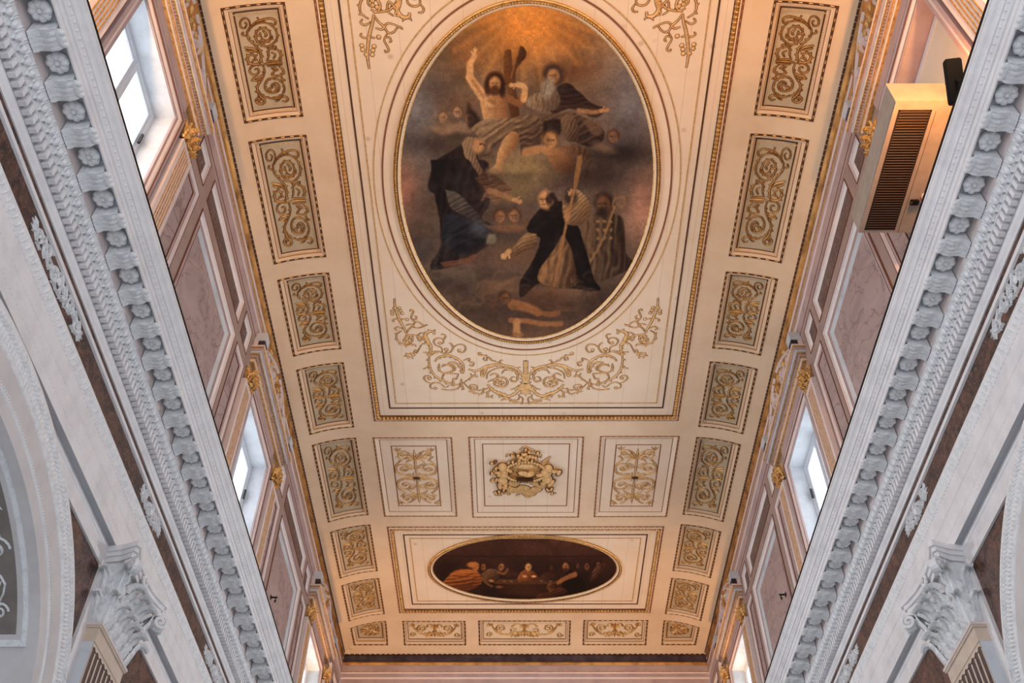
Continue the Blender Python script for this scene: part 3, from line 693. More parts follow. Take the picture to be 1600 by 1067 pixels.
# ---------- pilasters with Corinthian capitals
def pilaster(s, y):
    t = thing('corinthian_pilaster', 'fluted dark marble pilaster with a white leafy Corinthian capital, %s side' % SIDE[s], 'pilaster', (s * 6.0, y, 1.6))
    def X(a, b): return sorted((s * a, s * b))
    sh = MB(); x0, x1 = X(5.87, 6.08); sh.box(x0, x1, y - .575, y + .575, 1.5, 7.2, 'flutemarble')
    sh.box(x0 + .0, x1, y - .59, y - .575, 1.5, 7.34, 'blue'); sh.box(x0, x1, y + .575, y + .59, 1.5, 7.34, 'blue')
    shaft = sh.build('shaft', t)
    f = MB(); n = 8; P = 1.15 / n
    for k in range(n + 1): c = y - .575 + P * k; plate(f, lambda a, b, h: (s * (5.866 - h), a, b), (max(c - .022, y - .58), min(c + .022, y + .58), 1.5, 7.0), 0, 'flutegold')
    for k in range(n):   # round heads of the flutes
        c = y - .575 + P * (k + .5); r = P / 2 - .022
        arc_ = [(s * 5.866, c + r * cos(a), 6.98 + r * sin(a)) for a in [pi * q / 8 for q in range(9)]]; topl = [(s * 5.866, c + P / 2 * (1 - q / 4), 7.08) for q in range(9)]
        f.loft([arc_, topl], 'flutegold', closed=False)
        for e in (-1, 1): f.add([(s * 5.866, c + e * r, 6.98), (s * 5.866, c + e * P / 2, 6.98), (s * 5.866, c + e * P / 2, 7.08)], [(0, 1, 2)], 'flutegold')
    f.build('fillets', shaft)
    nk = MB()
    for a, z0, z1 in ((.008, 7.07, 7.27), (.03, 7.27, 7.30), (.045, 7.30, 7.335), (.02, 7.335, 7.35)):
        x0, x1 = X(5.862 - a, 6.08); nk.box(x0, x1, y - .585 - a, y + .585 + a, z0, z1, 'flutegold' if a < .04 else 'pink')
    nk.build('astragal', t)
    cap = MB()
    cap.loft([[(s * xx, y + yy, z) for xx, yy in ((6.08, -hw), (fx, -hw), (fx, hw), (6.08, hw))] for z, fx, hw in ((7.34, 5.89, .54), (7.8, 5.93, .50), (8.1, 5.91, .52), (8.3, 5.80, .62))], 'relief')
    cap.build('bell', t)
    ab = MB(); 
    for z0, z1, g in ((8.29, 8.37, -.03), (8.37, 8.44, 0), (8.44, 8.53, .03)):
        out = []
        P = [(6.08, -.66 - g), (5.86, -.70 - g), (5.64 - g, -.80 - g), (5.60 - g, -.74 - g)] + [(5.62 - g + .11 * (1 - (q / .7) ** 2), q) for q in (-.6, -.35, 0, .35, .6)] + [(5.60 - g, .74 + g), (5.64 - g, .80 + g), (5.86, .70 + g), (6.08, .66 + g)]
        lo = [[(s * a, y + b, z) for a, b in P] for z in (z0, z1)]; ab.loft(lo, 'white')
        for l in lo: ab.add(l, [tuple(range(len(P)))], 'white')
    ab.build('abacus', t)
    L_ = dict(n=16, lob=4, rg=1.7); lf = MB()
    for yy in (-.39, -.13, .13, .39): leaf_sheet(lf, (s * 5.87, y + yy, 7.35), (0, 0, 1), (-s, 0, 0), (0, 1, 0), .27, .44, 'relief', 1.0, **L_)
    for e in (-1, 1):
        leaf_sheet(lf, (s * 5.99, y + e * .56, 7.35), (0, 0, 1), (0, e, 0), (1, 0, 0), .22, .44, 'relief', 1.0, **L_)
        leaf_sheet(lf, (s * 5.87, y + e * .56, 7.36), (0, 0, 1), (-s * .7, e * .7, 0), (s * .7 * e, .7, 0), .24, .44, 'relief', 1.0, **L_)
    lf.build('lower_leaf_row', t, smooth=True)
    lf = MB()
    for yy in (-.27, 0, .27): leaf_sheet(lf, (s * 5.86, y + yy, 7.64), (0, 0, 1), (-s, 0, 0), (0, 1, 0), .29, .54, 'relief', 1.05, **L_)
    for e in (-1, 1):
        leaf_sheet(lf, (s * 5.85, y + e * .54, 7.62), (0, 0, 1), (-s * .6, e * .8, 0), (s * .8 * e, .6, 0), .30, .60, 'relief', 1.05, **L_)
        leaf_sheet(lf, (s * 5.99, y + e * .56, 7.64), (0, 0, 1), (0, e, 0), (1, 0, 0), .24, .54, 'relief', 1.05, **L_)
    lf.build('upper_leaf_row', t, smooth=True)
    lf = MB()
    for yy in (-.40, -.14, .14, .40): leaf_sheet(lf, (s * 5.82, y + yy, 7.98), (0, 0, 1), (-s, 0, 0), (0, 1, 0), .17, .26, 'relief', 1.0, 10, 3, 1.6)
    lf.build('small_leaf_row', t, smooth=True)
    for e in (-1, 1):   # corner volutes
        v = MB(); d = Vector((-s * .62, e * .5, 0)).normalized(); side = Vector((d.y, -d.x, 0)); o = Vector((s * 5.88, y + e * .50, 7.95))
        pts = [(0, 0), (.08, .14), (.20, .26), (.32, .31)]; c = (.35, .20); sp = spiral(c[0], c[1], .115, .02, pi / 2, -1.6, 22)
        cl = resample(pts) + sp[1:]
        loops = []
        for i, (a, b) in enumerate(cl):
            w = .075 if i < 12 else .065; q = cl[min(i + 1, len(cl) - 1)]; p_ = cl[max(i - 1, 0)]; L = hypot(q[0] - p_[0], q[1] - p_[1]) or 1; nx, nz = -(q[1] - p_[1]) / L, (q[0] - p_[0]) / L
            h = .026
            loops.append([tuple(o + d * (a + nx * u) + Vector((0, 0, b + nz * u)) + side * ww) for u, ww in ((-h, -w), (h, -w), (h * .3, 0), (h, w), (-h, w))])
        v.loft(loops, 'relief'); v.ball(tuple(o + d * c[0] + Vector((0, 0, c[1]))), (.05, .05, .05), 'relief'); v.build('corner_volute', t)
        h_ = MB(); Mx = lambda a, b, hh: (s * (5.80 - .12 * (b - 7.9) - hh), a, b)
        hp = resample([(y + e * .36, 7.95), (y + e * .30, 8.12), (y + e * .19, 8.22)]) + spiral(y + e * .17, 8.16, .075, .015, pi / 2, 1.4 * e, 18)
        stroke(h_, Mx, hp, .05, .06, 'relief', 'none', base=.03); h_.build('helix', t)
        leaf_sheet(lf2 := MB(), (s * 5.74, y + e * .62, 8.02), (0, 0, 1), (-s * .6, e * .7, 0), (s * .7 * e, .6, 0), .22, .30, 'relief', .7); lf2.build('volute_leaf', t, smooth=True)
    fl = MB(); fc = Vector((s * 5.70, y, 8.40))
    for k in range(8):
        a = 2 * pi * k / 8; fl.ball((fc.x, fc.y + .07 * cos(a), fc.z + .07 * sin(a)), (.03, .05, .04), 'relief', 6, 4)
    fl.ball(tuple(fc + Vector((-s * .03, 0, 0))), (.035, .035, .035), 'relief'); 
    for k in range(-3, 1): fl.ball((s * 5.70, y + .02 * k, 8.30 + .09 * k), (.05, .05, .05), 'relief', 6, 4)
    fl.build('abacus_flower', t, smooth=True)
for s in (-1, 1): pilaster(s, 12.42)
# ================================================================== THE PAINTED CEILING
WHERE = ['nearest the camera', 'second from the camera', 'third from the camera', 'fourth from the camera', 'fifth from the camera', 'sixth from the camera', 'seventh, next to the corner coffer']
SHADE_EDGE = ('brown', .012)  # dark strip that paints in the shaded edge of the coffer reliefs
# scrollwork of a side coffer, drawn in a 1 x 1 field: s from the wall to the middle of the ceiling, t along the nave
def bil(x, y):
    # tracing frame of the drawn ornament (corners of the sunk field)
    A, B, C, D = (125, 120), (520, 78), (655, 915), (285, 975); s, t = .5, .5
    for _ in range(12):
        px = (1 - t) * ((1 - s) * A[0] + s * B[0]) + t * ((1 - s) * D[0] + s * C[0]); py = (1 - t) * ((1 - s) * A[1] + s * B[1]) + t * ((1 - s) * D[1] + s * C[1])
        dsx = (1 - t) * (B[0] - A[0]) + t * (C[0] - D[0]); dsy = (1 - t) * (B[1] - A[1]) + t * (C[1] - D[1])
        dtx = (1 - s) * (D[0] - A[0]) + s * (C[0] - B[0]); dty = (1 - s) * (D[1] - A[1]) + s * (C[1] - B[1])
        det = dsx * dty - dsy * dtx; ex, ey = x - px, y - py
        s += (ex * dty - ey * dtx) / det; t += (dsx * ey - dsy * ex) / det
    return s, t
SCR = [  # (points, relative width, barbs side)
 ([(240, 262), (290, 215), (360, 188), (440, 195), (500, 245), (512, 310), (470, 365), (410, 392), (350, 370), (312, 318), (325, 260), (375, 232), (430, 250), (450, 300), (425, 335), (380, 330), (360, 300)], 1.0, 1),
 ([(245, 262), (300, 195), (370, 165), (450, 148), (498, 165), (490, 200), (455, 195)], 1.1, 0),
 ([(240, 255), (262, 215), (250, 165), (210, 152), (175, 180), (180, 225), (215, 232), (232, 200), (210, 185)], .8, 0),
 ([(235, 255), (240, 320), (290, 370), (340, 420), (358, 480), (345, 535), (300, 552), (250, 540), (233, 495), (262, 465), (300, 478), (300, 515), (275, 510)], 1.3, 1),
 ([(205, 400), (250, 410), (300, 420), (340, 455)], 1.6, 0), ([(215, 425), (260, 435), (310, 440)], 1.2, 0),
 ([(372, 560), (320, 555), (262, 580), (255, 625), (295, 648), (335, 625), (325, 590), (295, 600)], 1.0, 0),
 ([(375, 560), (388, 620), (360, 690), (325, 745), (322, 800), (350, 850), (385, 880), (375, 912), (335, 918), (305, 890), (325, 862), (350, 880)], 1.3, -1),
 ([(265, 705), (300, 675), (345, 665), (375, 645)], 1.5, 0), ([(275, 690), (310, 700), (345, 690)], 1.1, 0),
 ([(330, 790), (370, 840), (440, 862), (520, 845), (570, 790), (560, 720), (500, 680), (430, 682), (392, 730), (400, 790), (450, 812), (510, 795), (525, 745), (490, 715), (450, 740), (460, 770)], 1.0, 1),
 ([(440, 868), (510, 862), (570, 838), (605, 860), (580, 888), (545, 880)], 1.1, 0), ([(480, 890), (510, 880), (540, 850)], .8, 0),
 ([(375, 552), (430, 542), (490, 535), (560, 528)], 1.5, 0), ([(400, 520), (470, 518), (550, 512)], .9, 0), ([(410, 566), (480, 560), (555, 545)], .9, 0),
 ([(415, 510), (430, 470), (425, 430), (455, 405), (490, 415), (500, 380)], 1.0, 1), ([(500, 410), (530, 430), (545, 470), (520, 500)], 1.2, 1), ([(450, 440), (490, 460), (470, 500)], .9, 0),
 ([(450, 580), (480, 610), (455, 640), (490, 655), (540, 650), (555, 690), (585, 685)], 1.0, 1), ([(520, 565), (560, 590), (565, 625), (530, 640)], 1.1, -1), ([(470, 575), (520, 600)], 1.0, 0),
 ([(300, 290), (330, 300), (355, 290), (350, 270)], 1.1, 0), ([(340, 345), (390, 355), (440, 335), (470, 300)], 1.0, -1), ([(375, 250), (410, 285), (395, 310)], 1.3, 0),
 ([(415, 770), (440, 790), (430, 760)], 1.1, 0), ([(480, 730), (500, 775), (475, 800)], 1.3, 0), ([(200, 265), (190, 290), (225, 300)], .9, 0), ([(330, 140), (345, 165), (385, 175)], .7, 0)]
SCR = [([bil(*p) for p in pts], w, b) for pts, w, b in SCR]
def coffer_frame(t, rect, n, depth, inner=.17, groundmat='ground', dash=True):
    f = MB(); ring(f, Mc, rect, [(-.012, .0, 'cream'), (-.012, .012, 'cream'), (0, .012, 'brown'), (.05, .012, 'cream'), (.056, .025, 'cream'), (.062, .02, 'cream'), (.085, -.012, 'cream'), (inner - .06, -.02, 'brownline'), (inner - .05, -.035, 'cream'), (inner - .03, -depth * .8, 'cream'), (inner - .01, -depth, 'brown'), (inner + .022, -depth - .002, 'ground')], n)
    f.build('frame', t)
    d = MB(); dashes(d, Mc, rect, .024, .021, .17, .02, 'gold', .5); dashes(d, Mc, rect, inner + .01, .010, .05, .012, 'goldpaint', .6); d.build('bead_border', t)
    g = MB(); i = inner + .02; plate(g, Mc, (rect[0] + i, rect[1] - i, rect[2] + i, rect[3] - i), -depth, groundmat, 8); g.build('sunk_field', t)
def side_coffer(s, y0, y1, k):
    rect = srect(s, y0, y1); cx, cy = s * 5.135, (y0 + y1) / 2
    t = thing('ceiling_coffer', 'sunk coffer with gilded scrolls along the %s wall, %s' % (SIDE[s], WHERE[k]), 'coffer', Mc(cx, cy, 0), 'sunk coffers of the %s ceiling edge' % SIDE[s])
    D = .10; coffer_frame(t, rect, 10, D)
    o = MB(); A0, A1, B0, B1 = 4.75, 5.52, y0 + .21, y1 - .21
    def M(a, b, h): return Mc(a, b, h - D)
    sy = (B1 - B0)
    for pts, w, b in SCR:
        q = resample([(s * (A1 + (A0 - A1) * p[0]), B0 + sy * p[1]) for p in pts], 4); wd = .025 * w * (.8 + .1 * sy)
        stroke(o, M, q, wd, .032, 'gold', 'both', SHADE_EDGE)
        if b: barbs(o, M, q, wd * .9, .028, 'gold', 3, 1.9, b * s, SHADE_EDGE)
    o.build('gilded_scrollwork', t)
for s in (-1, 1):
    for k, (y0, y1) in enumerate(SIDE_Y): side_coffer(s, y0, y1, k)
def corner_coffer(s, y0, y1):
    rect = srect(s, y0, y1); cx, cy = s * 5.135, (y0 + y1) / 2
    t = thing('corner_coffer', 'small sunk coffer with a gilded crossed bouquet, far %s corner of the ceiling' % SIDE[s], 'coffer', Mc(cx, cy, 0)); D = .10; coffer_frame(t, rect, 8, D)
    o = MB(); M = lambda a, b, h: Mc(a, b, h - D)
    for a in (.7, 2.4, 3.9, 5.5):
        stroke(o, M, [(cx + .34 * u * cos(a), cy + .30 * u * sin(a)) for u in (0, .3, .6, 1)], .09, .05, 'gold', 'leaf', SHADE_EDGE)
        for e in (-1, 1): sp = spiral(cx + .23 * cos(a + e * .5), cy + .2 * sin(a + e * .5), .075, .015, a, 1.2 * e, 14); stroke(o, M, sp, .022, .03, 'gold', 'none', SHADE_EDGE)
        palmette(o, M, (cx + .2 * cos(a), cy + .18 * sin(a)), a, .15, .04, .03, 'gold', 5, 1.0, SHADE_EDGE)
    o.build('gilded_bouquet', t)
for c in CORN: corner_coffer(*c)
# end row
def sym_scroll(o, M, cx, cy, hw, hh, kind, m='gold'):
    """scrollwork mirrored about the middle; hw, hh half sizes"""
    OU = SHADE_EDGE
    for e in (-1, 1):
        S = lambda pts, w=.03, tp='both', b=0: (stroke(o, M, pts, w, .028, m, tp, OU), b and barbs(o, M, pts, w * .85, .025, m, 3, 1.9, b * e, OU))
        n = 1 if kind == 'short' else 2
        bx = hw * (.52 if n == 1 else .60)
        S(spiral(cx + e * bx, cy - hh * .18, hh * .52, .02, pi / 2, -1.6 * e, 26), .03, 'none', 1)
        S(resample([(cx + e * .03, cy + hh * .1), (cx + e * bx * .4, cy + hh * .62), (cx + e * bx, cy + hh * .55), (cx + e * (bx + hh * .62), cy), (cx + e * min(bx + hh * .9, hw), cy - hh * .75)]), .04, 'both', -1)
        S(spiral(cx + e * hw * .90, cy + hh * .62, hh * .3, .015, 0, 1.3 * e, 18), .026, 'none')
        S(spiral(cx + e * hh * .42, cy + hh * .55, hh * .30, .02, -pi / 2, 1.4 * e, 18), .028, 'none')
        S(resample([(cx + e * .05, cy - hh * .4), (cx + e * hw * .2, cy - hh * .75), (cx + e * hw * .34, cy - hh * .35)]), .04, 'both', 1)
        palmette(o, M, (cx + e * hw * .30, cy + hh * .40), pi / 2 - e * .3, hh * .5, .04, .03, m, 5, 1.0, OU)
        palmette(o, M, (cx + e * hw * .88, cy - hh * .45), -pi / 2 + e * .2, hh * .45, .035, .03, m, 5, 1.0, OU)
        if kind == 'long':
            palmette(o, M, (cx + e * hw * .16, cy + hh * .3), pi / 2 - e * .9, hh * .8, .05, .03, m, 5, .7, OU)
            S(resample([(cx + e * hw * .2, cy), (cx + e * hw * .32, cy - hh * .1), (cx + e * hw * .36, cy + hh * .2)]), .04, 'both', 1)
    palmette(o, M, (cx, cy - hh * .1), -pi / 2, hh * .72, .045, .035, m, 7, .8, OU)
    palmette(o, M, (cx, cy + hh * .35), pi / 2, hh * .5, .04, .03, m, 5, 1.2, OU)
    stroke(o, M, [(cx, cy - hh * .5), (cx, cy), (cx, cy + hh * .5)], .06, .04, m, 'none', OU)
for r, kind, w in zip(EN, ('short', 'long', 'short'), ('left', 'middle', 'right')):
    cx, cy = (r[0] + r[1]) / 2, (r[2] + r[3]) / 2
    t = thing('end_coffer', '%s low coffer with gilded scrolls in the row along the far end wall, %s one' % ('longest' if kind == 'long' else 'shorter', w), 'coffer', Mc(cx, cy, 0), 'sunk coffers of the end row'); D = .07
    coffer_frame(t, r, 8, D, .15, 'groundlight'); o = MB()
    sym_scroll(o, lambda a, b, h: Mc(a, b, h - D), cx, cy, (r[1] - r[0]) / 2 - .22, (r[3] - r[2]) / 2 - .19, kind); o.build('gilded_scrollwork', t)
# the row of three pale panels
Mf = Mflat(H)
for r, w in zip(R2, ('left', 'middle', 'right')):
    cx, cy = (r[0] + r[1]) / 2, (r[2] + r[3]) / 2
    lab = 'pale panel with the gilded cherub crest between the two oval paintings' if w == 'middle' else 'pale square panel with upright gilded arabesque, %s of the cherub crest' % w
    t = thing('pale_ceiling_panel', lab, 'ceiling panel', (cx, cy, H), 'row of three pale ceiling panels')
    f = MB(); ring(f, Mf, r, [(-.012, 0, 'cream'), (-.012, .012, 'cream'), (0, .012, 'brownline'), (.045, .012, 'creamlight'), (.06, .024, 'creamlight'), (.085, .0, 'creamlight'), (.115, -.015, 'creamlight'), (.15, -.05, 'brownline'), (.172, -.051, 'creamlight'), (.18, -.05, 'creamlight')]); f.build('frame', t)
    d = MB(); dashes(d, Mf, r, .024, .018, .17, .016, 'goldpaint', .55); d.build('bead_border', t)
    g = MB(); plate(g, Mf, (r[0] + .18, r[1] - .18, r[2] + .18, r[3] - .18), -.05, 'field'); g.build('canvas_field', t)
    l = MB(); ix, iy, iz = (.36, .34, .46) if w == 'middle' else (.45, .40, .42); ring(l, Mf, (r[0] + ix, r[1] - ix, r[2] + iy, r[3] - iz), [(0, -.048, 'goldpaint'), (.0, -.042, 'brownline'), (.028, -.042, 'goldpaint'), (.028, -.048, 'cream')]); l.build('painted_line', t)
    if w == 'middle': CRESTP = t; continue
    o = MB(); M = lambda a, b, h: Mf(a, b, h - .05); hw, hh = (r[1] - r[0]) / 2 - .50, (r[3] - r[2]) / 2 - .52; m = 'goldlight'; OU = ('brown', .009)
    for f_ in (-1, 1):
        palmette(o, M, (cx, cy + f_ * hh * .62), f_ * pi / 2, hh * .34, .06, .035, m, 9, 1.5, OU)
        stroke(o, M, [(cx, cy + f_ * .15), (cx, cy + f_ * hh * .72)], .09, .05, m, 'both', OU)
        palmette(o, M, (cx, cy + f_ * hh * .30), f_ * pi / 2, hh * .36, .07, .035, m, 5, 1.35, OU)
        palmette(o, M, (cx, cy + f_ * .06), f_ * pi / 2, hh * .30, .05, .035, m, 5, 2.1, OU)
        for e in (-1, 1):
            def S(pts, w_=.036, b=0): stroke(o, M, pts, w_, .03, m, 'none', OU); b and barbs(o, M, pts, w_ * .8, .025, m, 3, 1.8, b * e * f_, OU)
            S(spiral(cx + e * hw * .62, cy + f_ * hh * .30, hh * .21, .02, -f_ * pi / 2, 1.6 * e * f_, 26), .034, 1)
            S(spiral(cx + e * hw * .60, cy + f_ * hh * .80, hh * .16, .02, pi / 2, 1.4 * e, 22), .032, 1)
            S(resample([(cx, cy + f_ * .05), (cx + e * hw * .5, cy + f_ * hh * .04), (cx + e * hw * .95, cy + f_ * hh * .15), (cx + e * hw * .95, cy + f_ * hh * .42), (cx + e * hw * .70, cy + f_ * hh * .60), (cx + e * hw * .9, cy + f_ * hh * .72)]), .04, 1)
            S(spiral(cx + e * hw * .60, cy + f_ * hh * .28, hh * .10, .02, 0, 1.0 * e, 12), .03)
            palmette(o, M, (cx + e * hw * .86, cy + f_ * hh * .90), f_ * pi / 2 + (-e * .8), hh * .16, .035, .03, m, 5, 1.0, OU)
            blob2(o, M, (cx + e * hw * .6, cy + f_ * hh * .80), .04, .04, m, 8, OU)
    o.add([M(cx + .10 * cos(a), cy + .07 * sin(a), .05) for a in [pi * k / 5 for k in range(10)]], [tuple(range(10))], 'brown')
    o.build('gilded_arabesque', t)
def pixel(x, y, z=H):
    """where a ceiling point falls in the 1600 x 1067 photograph (numpy)"""
    Mi = np.array(VIEW.inverted())
    X = Mi[0, 0] * x + Mi[0, 1] * y + Mi[0, 2] * (z + ZO) + Mi[0, 3]; Y = Mi[1, 0] * x + Mi[1, 1] * y + Mi[1, 2] * (z + ZO) + Mi[1, 3]; Z = Mi[2, 0] * x + Mi[2, 1] * y + Mi[2, 2] * (z + ZO) + Mi[2, 3]
    return 800 - FPX * X / Z, 533.5 + FPX * Y / Z
def at(u, v, z=H):
    """ceiling point seen at a place of the photograph"""
    R = VIEW.to_3x3(); d = R @ Vector((u - 800, 533.5 - v, -FPX)); k = z / d.z
    return (CX + d.x * k, d.y * k)
# cherub crest
r = R2[1]; cx, cy = 0.0, 21.55
def crest():
    t = CRESTP; M = lambda a, b, h: Mf(a, b, h - .05); m = 'goldlight'; ed = MB()
    def B(mb, x, y, r, h=.10, mm=m, sy=1, rot=0):
        mb.ball(M(x, y, 0), (r, r * sy, h * 1.25), mm, 10, 7, Matrix.Rotation(rot, 3, 'Z'))
        R_ = Matrix.Rotation(rot, 3, 'Z'); eh = .07 if mm == 'goldlight' and r < .2 and h > .08 else .002; ed.add([tuple(Vector(M(x, y, eh)) + R_ @ Vector(((r + .018) * cos(a), (r * sy + .018) * sin(a), 0))) for a in [pi * k / 6 for k in range(12)]], [tuple(range(12))], 'brown')
    # u to the right in the photograph, v down the photograph (along the nave)
    U = lambda px: (px - 720) / 467
    Vv = lambda py: at(822, 680 + (py - 4) / 8.206)[1]
    c = MB()
    for k in range(40):
        a = 2 * pi * k / 40; B(c, U(715) + .56 * cos(a), Vv(470) + .42 * sin(a), .06, .10)
    B(c, U(715), Vv(470), .52, .025, 'gold', .75); B(c, U(715), Vv(405), .30, .09, m, .4); B(c, U(680), Vv(480), .16, .13, m, .6); B(c, U(750), Vv(500), .20, .12, m, .5)
    for k in range(8): B(c, U(612 + 27 * k), Vv(562), .030, .16, 'brown', .9)
    c.build('oval_medallion', t, smooth=True)
    cl = MB(); rnd = random.Random(5)
    for x, y, q in ((460, 680, .18), (560, 640, .17), (540, 720, .18), (640, 720, .18), (760, 760, .22), (700, 700, .20), (850, 720, .20), (930, 660, .18), (860, 640, .15), (620, 610, .13), (790, 615, .14), (980, 640, .12), (480, 620, .14), (760, 790, .12)):
        B(cl, U(x), Vv(y), q, .06, 'goldpaint', .72, rnd.uniform(-.4, .4))
    cl.build('cloud', t, smooth=True)
    for nm, P in (('cherub', [(420, 400, .15, .16, 1, 0), (430, 490, .16, .15, 1.25, 0), (420, 580, .17, .13, 1.0, .2), (360, 490, .05, .12, 2.6, .2), (335, 570, .05, .10, 2.0, -.2), (505, 440, .055, .12, 2.2, .9), (380, 650, .075, .11, 2.0, .2), (450, 650, .08, .12, 1.7, -.3), (370, 720, .05, .09, 1.5, .4), (430, 700, .05, .09, 1.6, 0), (300, 600, .10, .06, .9, 0)]),
                  ('cherub', [(1010, 415, .14, .16, 1, 0), (985, 480, .17, .15, 1.0, .5), (1000, 560, .17, .14, 1.0, -.3), (1080, 450, .06, .12, 2.4, 1.4), (1150, 480, .08, .1, 1.6, -.3), (900, 500, .055, .12, 2.2, -1.2), (1050, 610, .075, .12, 2.3, -.6), (960, 600, .08, .11, 1.9, -.8), (1060, 690, .05, .09, 1.9, -.3), (1010, 700, .05, .09, 1.8, .4), (1020, 740, .05, .07, .8, 0)])):
        b = MB()
        for x, y, q, h, sy, ro in P: B(b, U(x), Vv(y), q * .95, h * 1.1, m, sy * 1.2, -ro)
        o = b.build(nm, t, smooth=True); md = o.modifiers.new('r', 'REMESH'); md.mode = 'VOXEL'; md.voxel_size = .014; md.use_smooth_shade = True
    w = MB()
    for e, x0 in ((1, 890),):
        for k in range(6): stroke(w, M, resample([(U(x0 + 10), Vv(440)), (U(x0 + 40 + 12 * k), Vv(370 - 4 * k)), (U(x0 + 150 - 10 * k), Vv(285 + 14 * k))]), .07, .06, m, 'leaf', ('brownline', .012), .02)
    for k in range(5): stroke(w, M, resample([(U(540), Vv(400)), (U(520 - 10 * k), Vv(360 + 8 * k)), (U(480 - 8 * k), Vv(352 + 15 * k))]), .06, .05, m, 'leaf', ('brownline', .012), .02)
    w.build('wing', t)
    f = MB(); rnd = random.Random(9)
    for k in range(34):
        x, y = rnd.gauss(700, 62), rnd.gauss(262, 42); B(f, U(x), Vv(max(175, y)), rnd.uniform(.035, .065), .12, rnd.choice([m, m, 'gold']))
    for k in range(14): B(f, U(rnd.gauss(305, 28)), Vv(rnd.uniform(335, 500)), rnd.uniform(.04, .065), .10, rnd.choice([m, m, 'brownline']))
    for k in range(16): B(f, U(rnd.uniform(300, 520)), Vv(rnd.uniform(740, 790)), rnd.uniform(.02, .045), .05)
    for k in range(6): B(f, U(rnd.choice([630, 890, 1090]) + rnd.uniform(-20, 20)), Vv(rnd.uniform(745, 800)), .03, .05)
    for pts in ([(600, 290), (560, 300), (530, 280), (480, 265), (470, 300)], [(620, 250), (560, 330), (500, 345)], [(800, 300), (860, 290), (910, 270), (905, 310)], [(800, 230), (825, 215), (760, 190), (700, 165), (640, 210)], [(790, 320), (850, 330), (880, 350)]):
        stroke(f, M, resample([(U(a), Vv(b)) for a, b in pts]), .05, .04, m, 'both', ('brownline', .014))
    f.build('flower_garland', t, smooth=True)
    ed.build('painted_shade_rim', t)  # brown discs round each form paint in the shade at its edge
crest()

# ---------- the two large framed fields
def field_frame(r, name, label):
    cx, cy = (r[0] + r[1]) / 2, (r[2] + r[3]) / 2
    t = thing(name, label, 'ceiling field', (cx, cy, H))
    f = MB(); ring(f, Mf, r, [(-.015, 0, 'cream'), (-.015, .014, 'cream'), (0, .014, 'brownline'), (.05, .014, 'creamlight'), (.06, .04, 'creamlight'), (.085, .045, 'golddark'), (.10, .02, 'golddark'), (.17, .0, 'brown'), (.185, -.03, 'creamlight'), (.20, -.035, 'creamlight')]); f.build('frame', t)
    d = MB(); dashes(d, Mf, r, .026, .018, .17, .02, 'gold', .55); d.build('dash_border', t)
    b = MB(); i = .135; a0, a1, b0, b1 = r[0] + i, r[1] - i, r[2] + i, r[3] - i
    for (x, y), (X, Y) in (((a0, b0), (a1, b0)), ((a1, b0), (a1, b1)), ((a1, b1), (a0, b1)), ((a0, b1), (a0, b0))):
        L = hypot(X - x, Y - y); n = round(L / .1)
        for k in range(n):
            u = (k + .5) / n; hx = abs(X - x) > .1; b.ball((x + (X - x) * u, y + (Y - y) * u, H - .035), (.038 if hx else .048, .048 if hx else .038, .045), 'gold', 6, 5)
            b.ball((x + (X - x) * (k + 1) / n, y + (Y - y) * (k + 1) / n, H - .03), (.012 if hx else .04, .04 if hx else .012, .035), 'gold', 5, 3)
    b.build('bead_moulding', t)
    g = MB(); plate(g, Mf, (r[0] + .2, r[1] - .2, r[2] + .2, r[3] - .2), -.035, 'field'); g.build('canvas_field', t)
    for a, w, m in ((.44, .036, 'brown'), (.62, .026, 'goldpaint')):
        l = MB(); ring(l, Mf, (r[0] + a, r[1] - a, r[2] + a, r[3] - a), [(0, -.034, m), (.004, -.02, m), (w, -.02, m), (w + .004, -.034, m)]); l.build('painted_line', t)
    return t
def oval(cx, cy, a, b, ins, x):  # point of an ellipse moved outwards by ins
    nx, ny = cos(x) / a, sin(x) / b; L = hypot(nx, ny); return (cx + a * cos(x) + ins * nx / L, cy + b * sin(x) + ins * ny / L)
def oval_ring(mb, cx, cy, a, b, prof, n=200):
    mb.loft([[(*oval(cx, cy, a, b, -p[0], 2 * pi * k / n), H - p[1]) for k in range(n)] for p in prof], [p[2] for p in prof[:-1]])
FT1 = field_frame(F1, 'great_ceiling_field', 'large cream ceiling field inside a gilded bead frame around the big upright oval painting')
FT2 = field_frame(F2, 'lesser_ceiling_field', 'cream ceiling field inside a gilded bead frame around the low dark oval painting')
O1 = (-.02, 12.15, 2.865, 4.36); O2 = (-.01, 26.03, 3.01, 1.80)
m_ = MB(); oval_ring(m_, *O1, [(-.21, -.034, 'brownline'), (-.212, -.018, 'brownline'), (-.245, -.018, 'brownline'), (-.247, -.034, 'brownline')]); oval_ring(m_, *O1, [(-.40, -.034, 'goldpaint'), (-.402, -.022, 'goldpaint'), (-.425, -.022, 'goldpaint'), (-.427, -.034, 'goldpaint')]); m_.build('oval_line', FT1)

